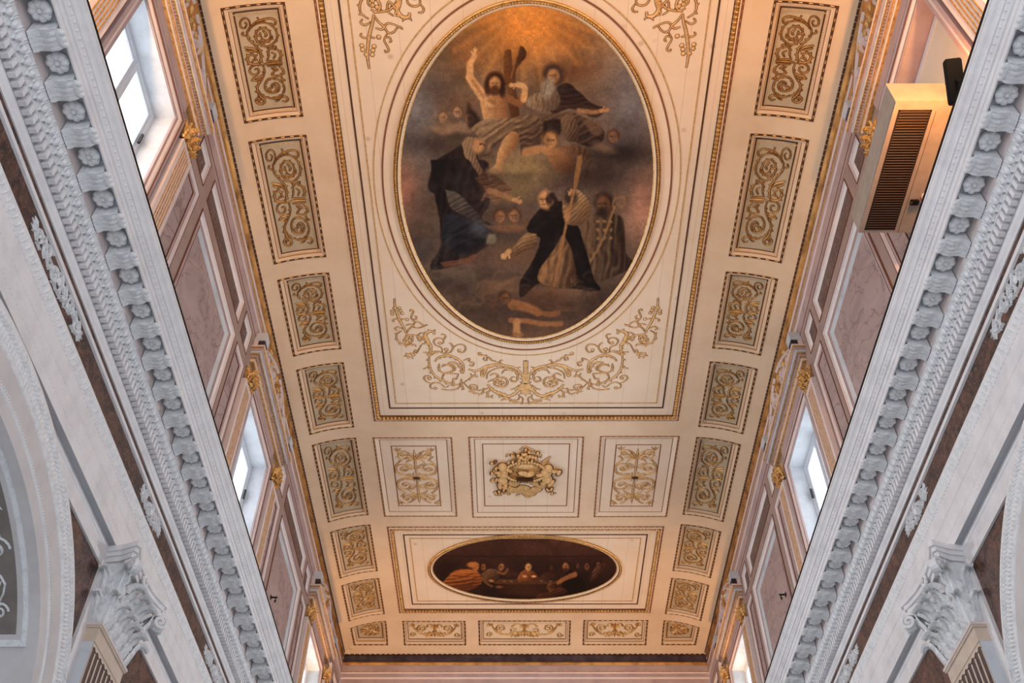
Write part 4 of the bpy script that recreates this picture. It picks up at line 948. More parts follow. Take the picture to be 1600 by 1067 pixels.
# ---------------- painter: soft shapes laid one over the other, evaluated on the canvas mesh
def vnoise(x, y, sc, seed):
    rs = np.random.RandomState(seed); T = rs.rand(64, 64); X = x / sc; Y = y / sc
    i = np.floor(X).astype(int); j = np.floor(Y).astype(int); fx = X - i; fy = Y - j; fx = fx * fx * (3 - 2 * fx); fy = fy * fy * (3 - 2 * fy)
    g = lambda a, b: T[a % 64, b % 64]
    return (g(i, j) * (1 - fx) + g(i + 1, j) * fx) * (1 - fy) + (g(i, j + 1) * (1 - fx) + g(i + 1, j + 1) * fx) * fy
def fbm(x, y, sc, seed, o=4):
    r = 0; a = .5; t = 0
    for k in range(o): r = r + a * vnoise(x, y, sc / 2 ** k, seed + k); t += a; a *= .55
    return r / t
class Painter:
    def __init__(s, u, v):
        s.u, s.v = u, v; s.c = np.zeros((len(u), 3)); s.w1 = (fbm(u, v, 9, 11) - .5); s.w2 = (fbm(u, v, 9, 37) - .5)
        s.x = u + s.w1 * 2.4; s.y = v + s.w2 * 2.4; s.w3 = fbm(u, v, 34, 53, 2) - .5
    def mix(s, idx, a, col):
        a = np.clip(a, 0, 1)[:, None]; s.c[idx] = s.c[idx] * (1 - a) + np.array(col, float) * a
    def box(s, x0, x1, y0, y1): return np.nonzero((s.x > x0) & (s.x < x1) & (s.y > y0) & (s.y < y1))[0]
    def blob(s, cx, cy, rx, ry, col, rot=0, soft=.4, al=1):
        R = max(rx, ry) * (1 + soft) + 2; i = s.box(cx - R, cx + R, cy - R, cy + R); c, n = cos(radians(rot)), sin(radians(rot))
        dx, dy = s.x[i] - cx, s.y[i] - cy; d = np.sqrt(((dx * c + dy * n) / rx) ** 2 + ((-dx * n + dy * c) / ry) ** 2)
        s.mix(i, al * (1 - np.clip((d - (1 - soft)) / (2 * soft), 0, 1)), col)
    def poly(s, P, col, soft=2.0, al=1, shade=None):
        soft = soft * .6 if al > .85 else soft
        P = resample(list(P) + [P[0]], 4)[:-1]; P = np.array(P); x0, y0 = P.min(0) - soft * 2; x1, y1 = P.max(0) + soft * 2; i = s.box(x0, x1, y0, y1); x, y = s.x[i], s.y[i]
        ins = np.zeros(len(i), bool); dm = np.full(len(i), 1e9); n = len(P)
        for k in range(n):
            ax, ay = P[k]; bx, by = P[(k + 1) % n]
            cond = ((ay > y) != (by > y)); 
            with np.errstate(divide='ignore', invalid='ignore'): xx = (bx - ax) * (y - ay) / (by - ay if by != ay else 1e-9) + ax
            ins ^= cond & (x < xx)
            L = (bx - ax) ** 2 + (by - ay) ** 2 + 1e-9; t = np.clip(((x - ax) * (bx - ax) + (y - ay) * (by - ay)) / L, 0, 1)
            dm = np.minimum(dm, np.hypot(x - ax - t * (bx - ax), y - ay - t * (by - ay)))
        sd = np.where(ins, dm, -dm); a = np.clip(sd / (2 * soft) + .5, 0, 1) * al
        if shade is None: s.mix(i, a, col)
        else:
            # modelling: second colour, direction, plus folds across
            c2, ang, per = shade; q = x * cos(radians(ang)) + y * sin(radians(ang)); q0, q1 = np.percentile(q[ins], [3, 97]) if ins.any() else (0, 1); t = np.clip((q - q0) / (q1 - q0 + 1e-6), 0, 1)
            if per: t = np.clip(t + .22 * np.sin(q / per * 2 * pi + 15 * s.w3[i]) * (.4 + 1.6 * vnoise(x, y, 14, 91)) + .13 * np.sin(q / per * 3.3 * pi + 5 * s.w3[i]), 0, 1)
            cc = np.array(col)[None] * (1 - t[:, None]) + np.array(c2)[None] * t[:, None]
            a = a[:, None]; s.c[i] = s.c[i] * (1 - a) + cc * a
    def line(s, P, w, col, al=1, soft=1.0, w1=None):
        P = resample(P, 5); ws = [w + ((w1 if w1 is not None else w) - w) * k / (len(P) - 1) for k in range(len(P))]; A = np.array(P); m = max(ws) + soft * 2
        i = s.box(A[:, 0].min() - m, A[:, 0].max() + m, A[:, 1].min() - m, A[:, 1].max() + m); x, y = s.x[i], s.y[i]; best = np.full(len(i), -1e9)
        for k in range(len(P) - 1):
            (ax, ay), (bx, by) = P[k], P[k + 1]; L = (bx - ax) ** 2 + (by - ay) ** 2 + 1e-9; t = np.clip(((x - ax) * (bx - ax) + (y - ay) * (by - ay)) / L, 0, 1)
            best = np.maximum(best, ws[k] + (ws[k + 1] - ws[k]) * t - np.hypot(x - ax - t * (bx - ax), y - ay - t * (by - ay)))
        s.mix(i, al * np.clip(best / (2 * soft) + .5, 0, 1), col)
    def noise(s, amp, sc, seed, stretch=1):
        n = fbm(s.u * stretch, s.v, sc, seed) - .5; s.c *= (1 + amp * 2 * n)[:, None]
    def head(s, x, y, r, skin, hair, look=0, beard=None, bald=False):
        dk = tuple(.38 * k for k in skin); mid = tuple(.72 * k for k in skin)
        if not bald: s.blob(x - look * r * .15, y - r * .25, r * 1.12, r * 1.1, hair, 0, .3)
        s.blob(x, y, r * .78, r, skin, look * 12, .25); s.blob(x + (-.45 if look <= 0 else .45) * -r * .8, y + r * .1, r * .3, r * .7, mid, 0, .5, .7)
        s.blob(x + look * r * .25, y - r * .12, r * .52, r * .16, mid, 0, .6, .75)
        for e in (-1, 1): s.blob(x + look * r * .25 + e * r * .3, y - r * .08, r * .13, r * .07, dk, 0, .5, .7)
        s.line([(x + look * r * .3, y - r * .1), (x + look * r * .42, y + r * .22)], r * .07, mid, .9, .6); s.line([(x + look * r * .3 - r * .15, y + r * .45), (x + look * r * .3 + r * .15, y + r * .45)], r * .05, dk, .5, .7)
        if bald: s.blob(x - look * r * .5, y - r * .1, r * .35, r * .6, hair, 0, .4, .8)
        if beard: s.blob(x + look * r * .2, y + r * .85, r * .62, r * .6, beard, 0, .4)
    def hand(s, x, y, ang, L, col):
        s.blob(x, y, L * .38, L * .26, col, degrees_(ang), .3)
        for k in range(4): a = ang + (k - 1.5) * .22; s.line([(x + L * .2 * cos(a), y + L * .2 * sin(a)), (x + L * (.9 - .12 * abs(k - 1.3)) * cos(a * 1.0), y + L * (.9 - .12 * abs(k - 1.3)) * sin(a))], L * .075, col, 1, .6)
        a = ang - 1.0; s.line([(x, y), (x + L * .55 * cos(a), y + L * .55 * sin(a))], L * .085, col, 1, .6)
def degrees_(a): return a * 180 / pi
def canvas(name, parent_label, cat, O, inset, z, paintfn, gain, nx):
    cx, cy, a, b = O; ai, bi = a - inset, b - inset; st = 2 * ai / nx; ny = int(2 * bi / st)
    X, Y = np.meshgrid(np.linspace(cx - ai, cx + ai, nx + 1), np.linspace(cy - bi, cy + bi, ny + 1), indexing='ij')
    e = ((X - cx) / (ai + .02)) ** 2 + ((Y - cy) / (bi + .02)) ** 2
    keep = (e[:-1, :-1] < 1) & (e[1:, :-1] < 1) & (e[1:, 1:] < 1) & (e[:-1, 1:] < 1)
    ids = np.arange((nx + 1) * (ny + 1)).reshape(nx + 1, ny + 1)
    F = np.stack([ids[:-1, :-1], ids[1:, :-1], ids[1:, 1:], ids[:-1, 1:]], -1)[keep]
    used = np.unique(F); rem = np.full((nx + 1) * (ny + 1), -1); rem[used] = np.arange(len(used)); F = rem[F]
    x, y = X.ravel()[used], Y.ravel()[used]; u, v = pixel(x, y, z)
    p = Painter(u, v); paintfn(p)
    col = np.clip(p.c / 255, 0, 1); col = np.where(col <= .04045, col / 12.92, ((col + .055) / 1.055) ** 2.4); col = gain * col ** 1.32 * 1.45 * np.array([.92, 1.06, 1.22])
    me = bpy.data.meshes.new(name); nv = len(x); co3 = np.empty((nv, 3)); co3[:, 0] = x - cx; co3[:, 1] = y - cy; co3[:, 2] = z - H
    me.vertices.add(nv); me.vertices.foreach_set('co', co3.ravel()); me.loops.add(len(F) * 4); me.loops.foreach_set('vertex_index', F.ravel().astype(np.int32)); me.polygons.add(len(F)); me.polygons.foreach_set('loop_start', np.arange(0, len(F) * 4, 4, dtype=np.int32)); me.update(calc_edges=True)
    at_ = me.color_attributes.new('paint', 'FLOAT_COLOR', 'POINT'); at_.data.foreach_set('color', np.concatenate([np.clip(col, 0, 1), np.ones((nv, 1))], 1).astype(np.float32).ravel())
    m = bpy.data.materials.new('oil_paint_on_canvas'); m.use_nodes = True; N = m.node_tree.nodes; L = m.node_tree.links; bs = N['Principled BSDF']; bs.inputs['Roughness'].default_value = .7; bs.inputs['Specular IOR Level'].default_value = .12
    at2 = N.new('ShaderNodeVertexColor'); at2.layer_name = 'paint'; tc = N.new('ShaderNodeTexCoord'); nz = N.new('ShaderNodeTexNoise'); nz.inputs['Scale'].default_value = 28; nz.inputs['Detail'].default_value = 5; nz.inputs['Roughness'].default_value = .8
    L.new(tc.outputs['Object'], nz.inputs['Vector']); mr = N.new('ShaderNodeMapRange'); mr.inputs[1].default_value = .3; mr.inputs[2].default_value = .7; mr.inputs[3].default_value = .72; mr.inputs[4].default_value = 1.28; L.new(nz.outputs['Fac'], mr.inputs[0])
    vm = N.new('ShaderNodeVectorMath'); vm.operation = 'MULTIPLY'; L.new(at2.outputs['Color'], vm.inputs[0]); L.new(mr.outputs[0], vm.inputs[1]); L.new(vm.outputs[0], bs.inputs['Base Color'])
    me.materials.append(m)
    t = thing(name, parent_label, cat, (cx, cy, H)); o = bpy.data.objects.new('painted_canvas', me); COL.objects.link(o); o.parent = t
    f = MB(); n = 220
    f_prof = [(0, -.034, 'goldpaint'), (.0, .02, 'gold'), (.02, .03, 'brown'), (.03, .01, 'golddark'), (.035, .02, 'gold'), (.075, .02, 'brown'), (.085, .0, 'gold'), (.10, .012, 'creamlight'), (inset - .015, -.015, 'gold'), (inset + .01, -.03, 'gold')]
    f.loft([[(*oval(cx, cy, a, b, -q[0], 2 * pi * k / n), H - q[1]) for k in range(n)] for q in f_prof], [q[2] for q in f_prof[:-1]]); f.build('oval_frame', t)
    bd = MB(); per = 2 * pi * sqrt((a * a + b * b) / 2); n = int(per / .062)
    th = 0.0
    for k in range(n * 2):
        xx, yy = oval(cx, cy, a, b, -.055, th); bd.ball((xx, yy, H - .035), (.024, .024, .024), 'gold', 6, 4)
        th += .062 / hypot(a * sin(th), b * cos(th))
        if th > 2 * pi - .005: break
    bd.build('bead_moulding', t)
    return t
A_ = lambda x, y: (600 + x / 3.478, y / 3.478)
B_ = lambda x, y: (600 + x / 3.441, 250 + y / 3.441)
def PA(*q): return [A_(*p) for p in q]
def PB(*q): return [B_(*p) for p in q]
def paint_glory(p):
    u, v = p.u, p.v
    # sky: golden light at the top, grey clouds, rosy edges, brown below
    n = fbm(u, v, 70, 3); n2 = fbm(u, v, 28, 9)
    base = np.empty_like(p.c); t = np.clip((v - 10) / 500, 0, 1)[:, None]
    base[:] = np.array([120, 100, 84]) * (1 - t) + np.array([98, 76, 62]) * t
    g = np.exp(-(((u - 815) / 120) ** 2 + ((v - 40) / 78) ** 2))[:, None]; base = base * (1 - .9 * g) + np.array([196, 130, 64]) * .9 * g
    gr = np.exp(-(((u - 655) / 32) ** 2 + ((v - 190) / 70) ** 2))[:, None] * .75; base = base * (1 - gr) + np.array([132, 126, 124]) * gr
    gr = np.exp(-(((u - 985) / 38) ** 2 + ((v - 170) / 90) ** 2))[:, None] * .8; base = base * (1 - gr) + np.array([118, 110, 110]) * gr
    gr = np.exp(-(((u - 632) / 22) ** 2 + ((v - 295) / 40) ** 2))[:, None] * .8; base = base * (1 - gr) + np.array([182, 128, 104]) * gr
    gr = np.exp(-(((u - 1005) / 28) ** 2 + ((v - 320) / 60) ** 2))[:, None] * .75; base = base * (1 - gr) + np.array([170, 124, 100]) * gr
    p.c = base * (.78 + .44 * n[:, None]) * (.9 + .2 * n2[:, None])
    D = (62, 42, 32)
    for x, y, rx, ry, c, al in ((1020, 380, 110, 60, (110, 72, 44), .55), (450, 290, 70, 90, (150, 98, 55), .45), (1000, 200, 90, 60, (150, 96, 50), .4), (1280, 830, 170, 70, (52, 40, 36), .85), (1300, 700, 150, 60, (84, 70, 62), .5), (280, 780, 130, 60, (66, 50, 42), .6), (420, 560, 100, 50, (120, 86, 60), .5), (750, 900, 180, 60, (150, 122, 84), .75), (760, 830, 120, 30, (160, 132, 94), .5), (300, 700, 120, 40, (128, 106, 88), .5), (1150, 950, 200, 80, (60, 44, 38), .7)):
        q = A_(x, y); p.blob(q[0], q[1], rx / 3.478, ry / 3.478, c, 0, .7, al)
    # rays of light
    for a in range(-70, 80, 14):
        p.line([(818, 12), (818 + 130 * sin(radians(a)), 12 + 120 * cos(radians(a)))], 1.5, (214, 154, 84), .22, 3, 5)
    for x, y, rx, ry, c, al in ((430, 640, 190, 60, (78, 60, 48), .8), (380, 610, 120, 45, (126, 104, 86), .6), (640, 690, 130, 50, (140, 106, 80), .8), (900, 740, 150, 70, (150, 112, 82), .85), (880, 780, 110, 45, (84, 60, 46), .6), (200, 480, 60, 60, (82, 70, 64), .7), (800, 930, 330, 50, (120, 86, 60), .55), (1200, 760, 170, 60, (72, 52, 42), .8), (720, 520, 160, 60, (120, 88, 62), .6), (680, 180, 120, 50, (140, 116, 78), .6), (740, 90, 160, 55, (146, 120, 82), .6), (720, 330, 120, 50, (110, 80, 60), .5), (900, 640, 110, 40, (66, 46, 36), .6), (700, 800, 240, 100, (80, 58, 46), .55)):
        q = B_(x, y); p.blob(q[0], q[1], rx / 3.441, ry / 3.441, c, 0, .55, al)
    SK = (196, 152, 106); SKd = (140, 98, 64); DK = (44, 30, 26); WH = (176, 158, 134); BL = (46, 36, 34)
    # small angels in the clouds, left
    for x, y in ((320, 640), (400, 610), (465, 645)): q = A_(x, y); p.head(q[0], q[1], 8, (168, 130, 100), (110, 78, 54), -.4)
    p.poly(PA((250, 690), (330, 650), (420, 660), (480, 680), (470, 730), (380, 720), (300, 730)), (150, 118, 92), 3, .7)
    # wooden cross and its upright
    p.poly(PA((655, 280), (690, 270), (700, 360), (740, 250), (775, 300), (712, 400), (735, 620), (690, 640), (665, 480), (650, 380)), (116, 76, 44), 1.5, .95, ((76, 48, 30), 0, 0))
    p.line(PA((735, 255), (690, 420)), 1.2, (170, 116, 66), .6, 1)
    # seated figure with raised arm
    p.poly(PA((455, 560), (525, 660), (470, 700), (450, 650)), DK, 3, .7)
    p.poly(PA((520, 490), (560, 480), (620, 500), (660, 520), (668, 600), (672, 640), (560, 665), (530, 600)), SK, 1.8, 1, (SKd, 0, 0))
    for a, b, w, c in (((575, 545), (600, 560), 5, SKd), ((560, 590), (650, 590), 2, SKd), ((600, 530), (604, 640), 1.4, SKd), ((550, 560), (590, 575), 2, (214, 172, 124))): p.line(PA(a, b), w * .6, c, .6, 2)
    p.line(PA((535, 520), (500, 470), (465, 420)), 8, SK, 1, 1.5, 6); p.line(PA((465, 420), (470, 350), (492, 310)), 6, SK, 1, 1.2, 4); p.line(PA((540, 525), (480, 440)), 2, SKd, .6, 2)
    p.hand(*A_(490, 300), -1.35, 13, SK)
    p.line(PA((650, 520), (735, 560), (760, 500)), 6, SKd, 1, 1.5, 5); p.line(PA((760, 540), (765, 480), (730, 460)), 5, SK, 1, 1.2, 4); p.hand(*A_(715, 462), pi, 12, SK)
    q = A_(602, 455); p.blob(q[0], q[1] - 1, 15, 17, (66, 38, 24), 0, .25); p.blob(q[0] - 11, q[1] + 7, 5, 11, (70, 42, 26), 0, .4); p.blob(q[0] + 12, q[1] + 8, 5, 12, (62, 36, 24), 0, .4)
    p.head(q[0], q[1], 11.5, (190, 142, 96), (66, 38, 24), -.15, (96, 60, 38))
    p.poly(PA((470, 700), (540, 650), (680, 640), (800, 625), (850, 660), (850, 780), (760, 800), (745, 840), (735, 760), (700, 720), (640, 760), (560, 850), (510, 860), (560, 800)), (150, 122, 92), 2, 1, ((84, 62, 48), 55, 11))
    p.poly(PA((640, 770), (690, 715), (735, 740), (715, 800), (660, 860), (640, 920), (600, 940), (560, 940), (600, 900), (618, 830)), SK, 1.8, .95, (SKd, 20, 0))
    p.line(PA((560, 940), (640, 932)), 2.5, (176, 130, 90), 1, 1)
    # bearded old figure
    q = A_(920, 410); p.blob(q[0] + 1, q[1] - 1, 17, 18, (80, 58, 46), 0, .3)
    p.poly(PA((945, 470), (1000, 450), (1060, 500), (1130, 560), (1200, 590), (1150, 640), (1010, 590), (920, 620), (900, 560)), (52, 36, 32), 2, 1, ((78, 56, 46), 90, 9))
    p.poly(PA((860, 500), (930, 480), (960, 540), (940, 590), (880, 610), (800, 590), (770, 560), (800, 520)), (146, 122, 96), 2, 1, ((100, 78, 62), 20, 7))
    p.head(q[0], q[1] + 1, 11, (172, 128, 90), (86, 64, 52), -.2); q2 = A_(890, 480); p.blob(q2[0], q2[1], 10, 16, (150, 134, 116), 12, .4, .95); p.line(PA((880, 460), (870, 510)), 1.2, (110, 92, 76), .7, 1)
    p.poly(PA((850, 620), (920, 620), (1010, 610), (1090, 640), (1190, 700), (1190, 760), (1140, 800), (1060, 780), (960, 730), (870, 740), (850, 700)), (110, 86, 66), 2, 1, ((56, 40, 34), 65, 10))
    p.poly(PA((960, 640), (1020, 620), (1060, 700), (1040, 770), (960, 740)), (130, 104, 80), 2, .9, ((82, 60, 46), 30, 6)); p.poly(PA((1080, 650), (1160, 660), (1190, 720), (1130, 730)), (120, 94, 72), 2, .7)
    p.poly(PA((870, 660), (950, 650), (955, 730), (870, 760)), DK, 2, .8)
    p.line(PA((1060, 600), (1130, 610), (1180, 600)), 4, (150, 112, 80), 1, 1.5, 3); p.hand(*A_(1185, 600), -.1, 12, (178, 134, 94))
    # little angel carrying the staff
    p.head(*A_(905, 765), 12, (178, 134, 92), (130, 90, 54), .1); p.line(PA((770, 830), (850, 810), (930, 830), (980, 860)), 6, (170, 126, 86), .95, 2, 6)
    p.poly(PA((870, 820), (990, 800), (1040, 880), (1020, 940), (930, 920)), (160, 116, 78), 2.5, .9, ((92, 62, 44), 40, 0)); p.poly(PA((960, 800), (1060, 790), (1130, 850), (1120, 950), (1080, 960), (1090, 880)), (120, 84, 58), 3, .85, ((72, 50, 38), 20, 9))
    p.head(*A_(1245, 745), 9, (134, 100, 76), (90, 62, 46), -.4); p.blob(*A_(1190, 800), 18, 7, (140, 112, 88), 20, .6, .7)
    # veiled kneeling woman, left
    p.poly(PA((430, 780), (350, 830), (290, 870), (255, 940), (250, 1040), (420, 1080), (600, 1075), (560, 980), (520, 880), (490, 800)), BL, 2, 1, ((70, 50, 42), 0, 16))
    p.poly(PB((250, 0), (270, 180), (300, 330), (300, 470), (250, 560), (270, 590), (420, 560), (500, 500), (580, 440), (600, 400), (520, 330), (570, 230), (560, 120), (540, 0)), (40, 31, 30), 2, 1, ((66, 50, 44), 10, 20))
    p.poly(PA((425, 780), (450, 745), (500, 750), (545, 790), (520, 830), (500, 850), (540, 930), (560, 980), (520, 960), (470, 880), (440, 850)), (150, 122, 94), 1.6, 1, ((98, 76, 58), 20, 6))
    q = A_(512, 790); p.blob(q[0], q[1], 9, 11, (176, 132, 94), 10, .3); p.line([(q[0] + 5, q[1] - 3), (q[0] + 10, q[1] + 1)], 1, (90, 60, 44), .8, .8); p.blob(q[0] + 3, q[1] - 2, 2, 1.2, (70, 46, 36), 0, .5, .9)
    p.poly(PB((490, 100), (560, 60), (660, 130), (690, 170), (640, 200), (600, 240), (560, 200), (520, 220), (540, 160)), (84, 58, 46), 2, .9, ((130, 98, 72), 80, 8))
    p.line(PB((560, 60), (630, 70), (680, 120)), 4, (134, 108, 84), .8, 3); p.line(PB((570, 165), (640, 190), (690, 210)), 5, (150, 112, 80), 1, 1.6, 4); p.hand(*B_(705, 215), .35, 13, (186, 140, 98))
    p.poly(PB((330, 160), (400, 180), (470, 250), (540, 320), (590, 350), (520, 340), (430, 300), (360, 260)), (110, 96, 82), 2, .9, ((62, 50, 46), 60, 8)); p.poly(PB((330, 290), (420, 300), (520, 350), (560, 420), (480, 490), (380, 500), (310, 430)), (58, 56, 60), 3, .8, ((34, 30, 32), 60, 12))
    p.blob(*B_(510, 365), 16, 9, (100, 98, 98), 40, .6, .7); p.poly(PB((560, 400), (600, 400), (600, 440), (550, 450)), (140, 124, 100), 2, .8); p.poly(PB((300, 550), (420, 530), (490, 505), (480, 540), (400, 565), (330, 575)), (120, 80, 58), 2, .9)
    # two small cherub heads
    for x, y, l in ((625, 305, .3), (700, 300, -.5)): q = B_(x, y); p.head(q[0], q[1], 9.5, (156, 112, 78), (96, 64, 44), l)
    p.poly(PB((570, 360), (650, 340), (740, 350), (790, 330), (740, 380), (640, 385)), (134, 98, 70), 3, .8)
    # kneeling friar with outspread arms and staff
    p.poly(PB((1120, 290), (1180, 280), (1270, 300), (1295, 380), (1300, 500), (1340, 560), (1250, 620), (1130, 650), (1080, 500), (1060, 380)), (118, 92, 68), 2, 1, ((62, 44, 34), 5, 13))
    for k in range(9): p.blob(*B_(1150 + 35 * (k % 3), 330 + 45 * (k // 3)), 3, 2, (168, 132, 88), 20 * k, .5, .7)
    p.head(*B_(1180, 240), 14, (122, 86, 60), (60, 40, 30), -.5, (64, 44, 34)); p.line(PB((1100, 560), (1170, 440), (1240, 250)), 1.6, (146, 110, 74), .9, .8); p.line(PB((1230, 250), (1245, 205), (1290, 205), (1290, 245), (1260, 250)), 1.6, (140, 106, 72), .8, .8)
    p.poly(PB((840, 260), (960, 220), (1000, 280), (1050, 370), (1090, 500), (1130, 640), (1160, 700), (1000, 690), (840, 660), (740, 740), (730, 660), (800, 540), (840, 420), (770, 380), (790, 320)), (44, 32, 28), 2, 1, ((30, 22, 20), 0, 14))
    p.poly(PB((960, 400), (1000, 460), (1030, 560), (1040, 650), (1000, 690), (900, 680), (830, 650), (840, 580), (900, 500)), (150, 112, 76), 2, 1, ((84, 58, 40), 10, 16)); p.poly(PB((960, 340), (1010, 350), (1050, 420), (1080, 560), (1130, 690), (1050, 690), (1030, 560), (1000, 420), (1040, 300), (1010, 300)), (38, 28, 25), 4, .95)
    p.poly(PB((780, 380), (830, 290), (930, 230), (980, 260), (960, 340), (900, 400), (820, 410)), (48, 35, 30), 2, 1, ((34, 25, 23), 70, 8))
    p.poly(PB((820, 395), (760, 395), (720, 440), (690, 470), (700, 520), (760, 490), (820, 460)), (156, 122, 86), 1.8, 1, ((100, 72, 50), 60, 5)); p.hand(*B_(668, 495), 2.4, 16, (196, 148, 100))
    p.poly(PB((960, 180), (1040, 160), (1100, 220), (1110, 300), (1050, 350), (980, 340), (960, 280)), (170, 134, 94), 1.8, 1, ((106, 78, 54), 60, 6)); p.blob(*B_(1000, 200), 11, 12, (40, 28, 24), 0, .4, .8)
    p.head(*B_(870, 215), 15, (188, 140, 96), (60, 42, 34), -.8, None, True); p.line(PB((905, 185), (925, 230), (900, 260)), 3.5, (54, 38, 32), .9, 1.5)
    p.line(PB((1055, -10), (1030, 130), (980, 340), (915, 680)), 2.2, (150, 108, 70), 1, .9); p.hand(*B_(1000, 180), -1.2, 9, (176, 130, 90)); p.blob(*B_(985, 300), 5, 8, (168, 124, 84), 0, .4)
    # torch bearing angel
    p.poly(PA((1050, 850), (1080, 850), (1050, 1010), (1030, 1010)), (140, 104, 66), 1, .9)
    # fallen horned figure at the bottom
    p.blob(*B_(870, 760), 34, 22, (96, 68, 50), 0, .6, .7)
    p.line(PB((690, 775), (760, 790), (830, 820)), 8, (150, 104, 68), .95, 2, 6); p.line(PB((830, 820), (900, 830), (935, 820)), 4, (140, 96, 62), .9, 1.5); p.line(PB((680, 860), (760, 865), (850, 880), (950, 880)), 4, (158, 108, 72), .9, 1.6, 4)
    p.line(PB((715, 870), (712, 920), (725, 935)), 6, (176, 128, 86), 1, 1.6, 5); p.line(PB((700, 938), (745, 938)), 2.5, (150, 104, 70), 1, 1)
    p.head(*B_(650, 745), 9, (130, 90, 62), (80, 54, 40), .6); p.line(PB((620, 740), (590, 760), (585, 800), (605, 810)), 2, (110, 76, 52), .8, 1)
    # old varnish: worn, lighter at the rims of the clouds
    n = np.clip((fbm(u, v, 20, 71) - .5) * 3, 0, 1)[:, None] * .16; p.c = p.c * (1 - n) + np.array([150, 134, 118]) * n
    p.noise(.10, 5, 5); 
    # cloud banks with paler crests
    rs = np.random.RandomState(4)
    for x0, y0, x1, y1, n_, c0 in ((640, 415, 720, 455, 16, (128, 104, 84)), (690, 455, 800, 485, 14, (140, 106, 76)), (750, 430, 930, 470, 20, (158, 118, 84)), (770, 265, 860, 285, 14, (160, 134, 96)), (640, 470, 700, 500, 8, (120, 96, 76)), (660, 180, 730, 215, 10, (150, 120, 94)), (860, 470, 960, 500, 10, (110, 80, 60))):
        for k in range(n_):
            t_ = rs.rand(); x = x0 + (x1 - x0) * t_ + rs.randn() * 4; y = y0 + (y1 - y0) * rs.rand(); r_ = 6 + 8 * rs.rand()
            a_ = 2.6 + rs.rand(); P_ = [(x + r_ * cos(a_ + q * .5), y + r_ * .7 * sin(a_ + q * .5)) for q in range(6)]; p.line(P_, 1.6, c0, .30, 2.2, .6); p.blob(x + 1, y + r_ * .5, r_ * .8, r_ * .35, tuple(.55 * q for q in c0), 0, .8, .28)
    p.c *= (1 + .025 * np.sin(u * 2.1))[:, None]
C_ = lambda x, y: (660 + x / 5, 830 + y / 5)
def PC(*q): return [C_(*k) for k in q]
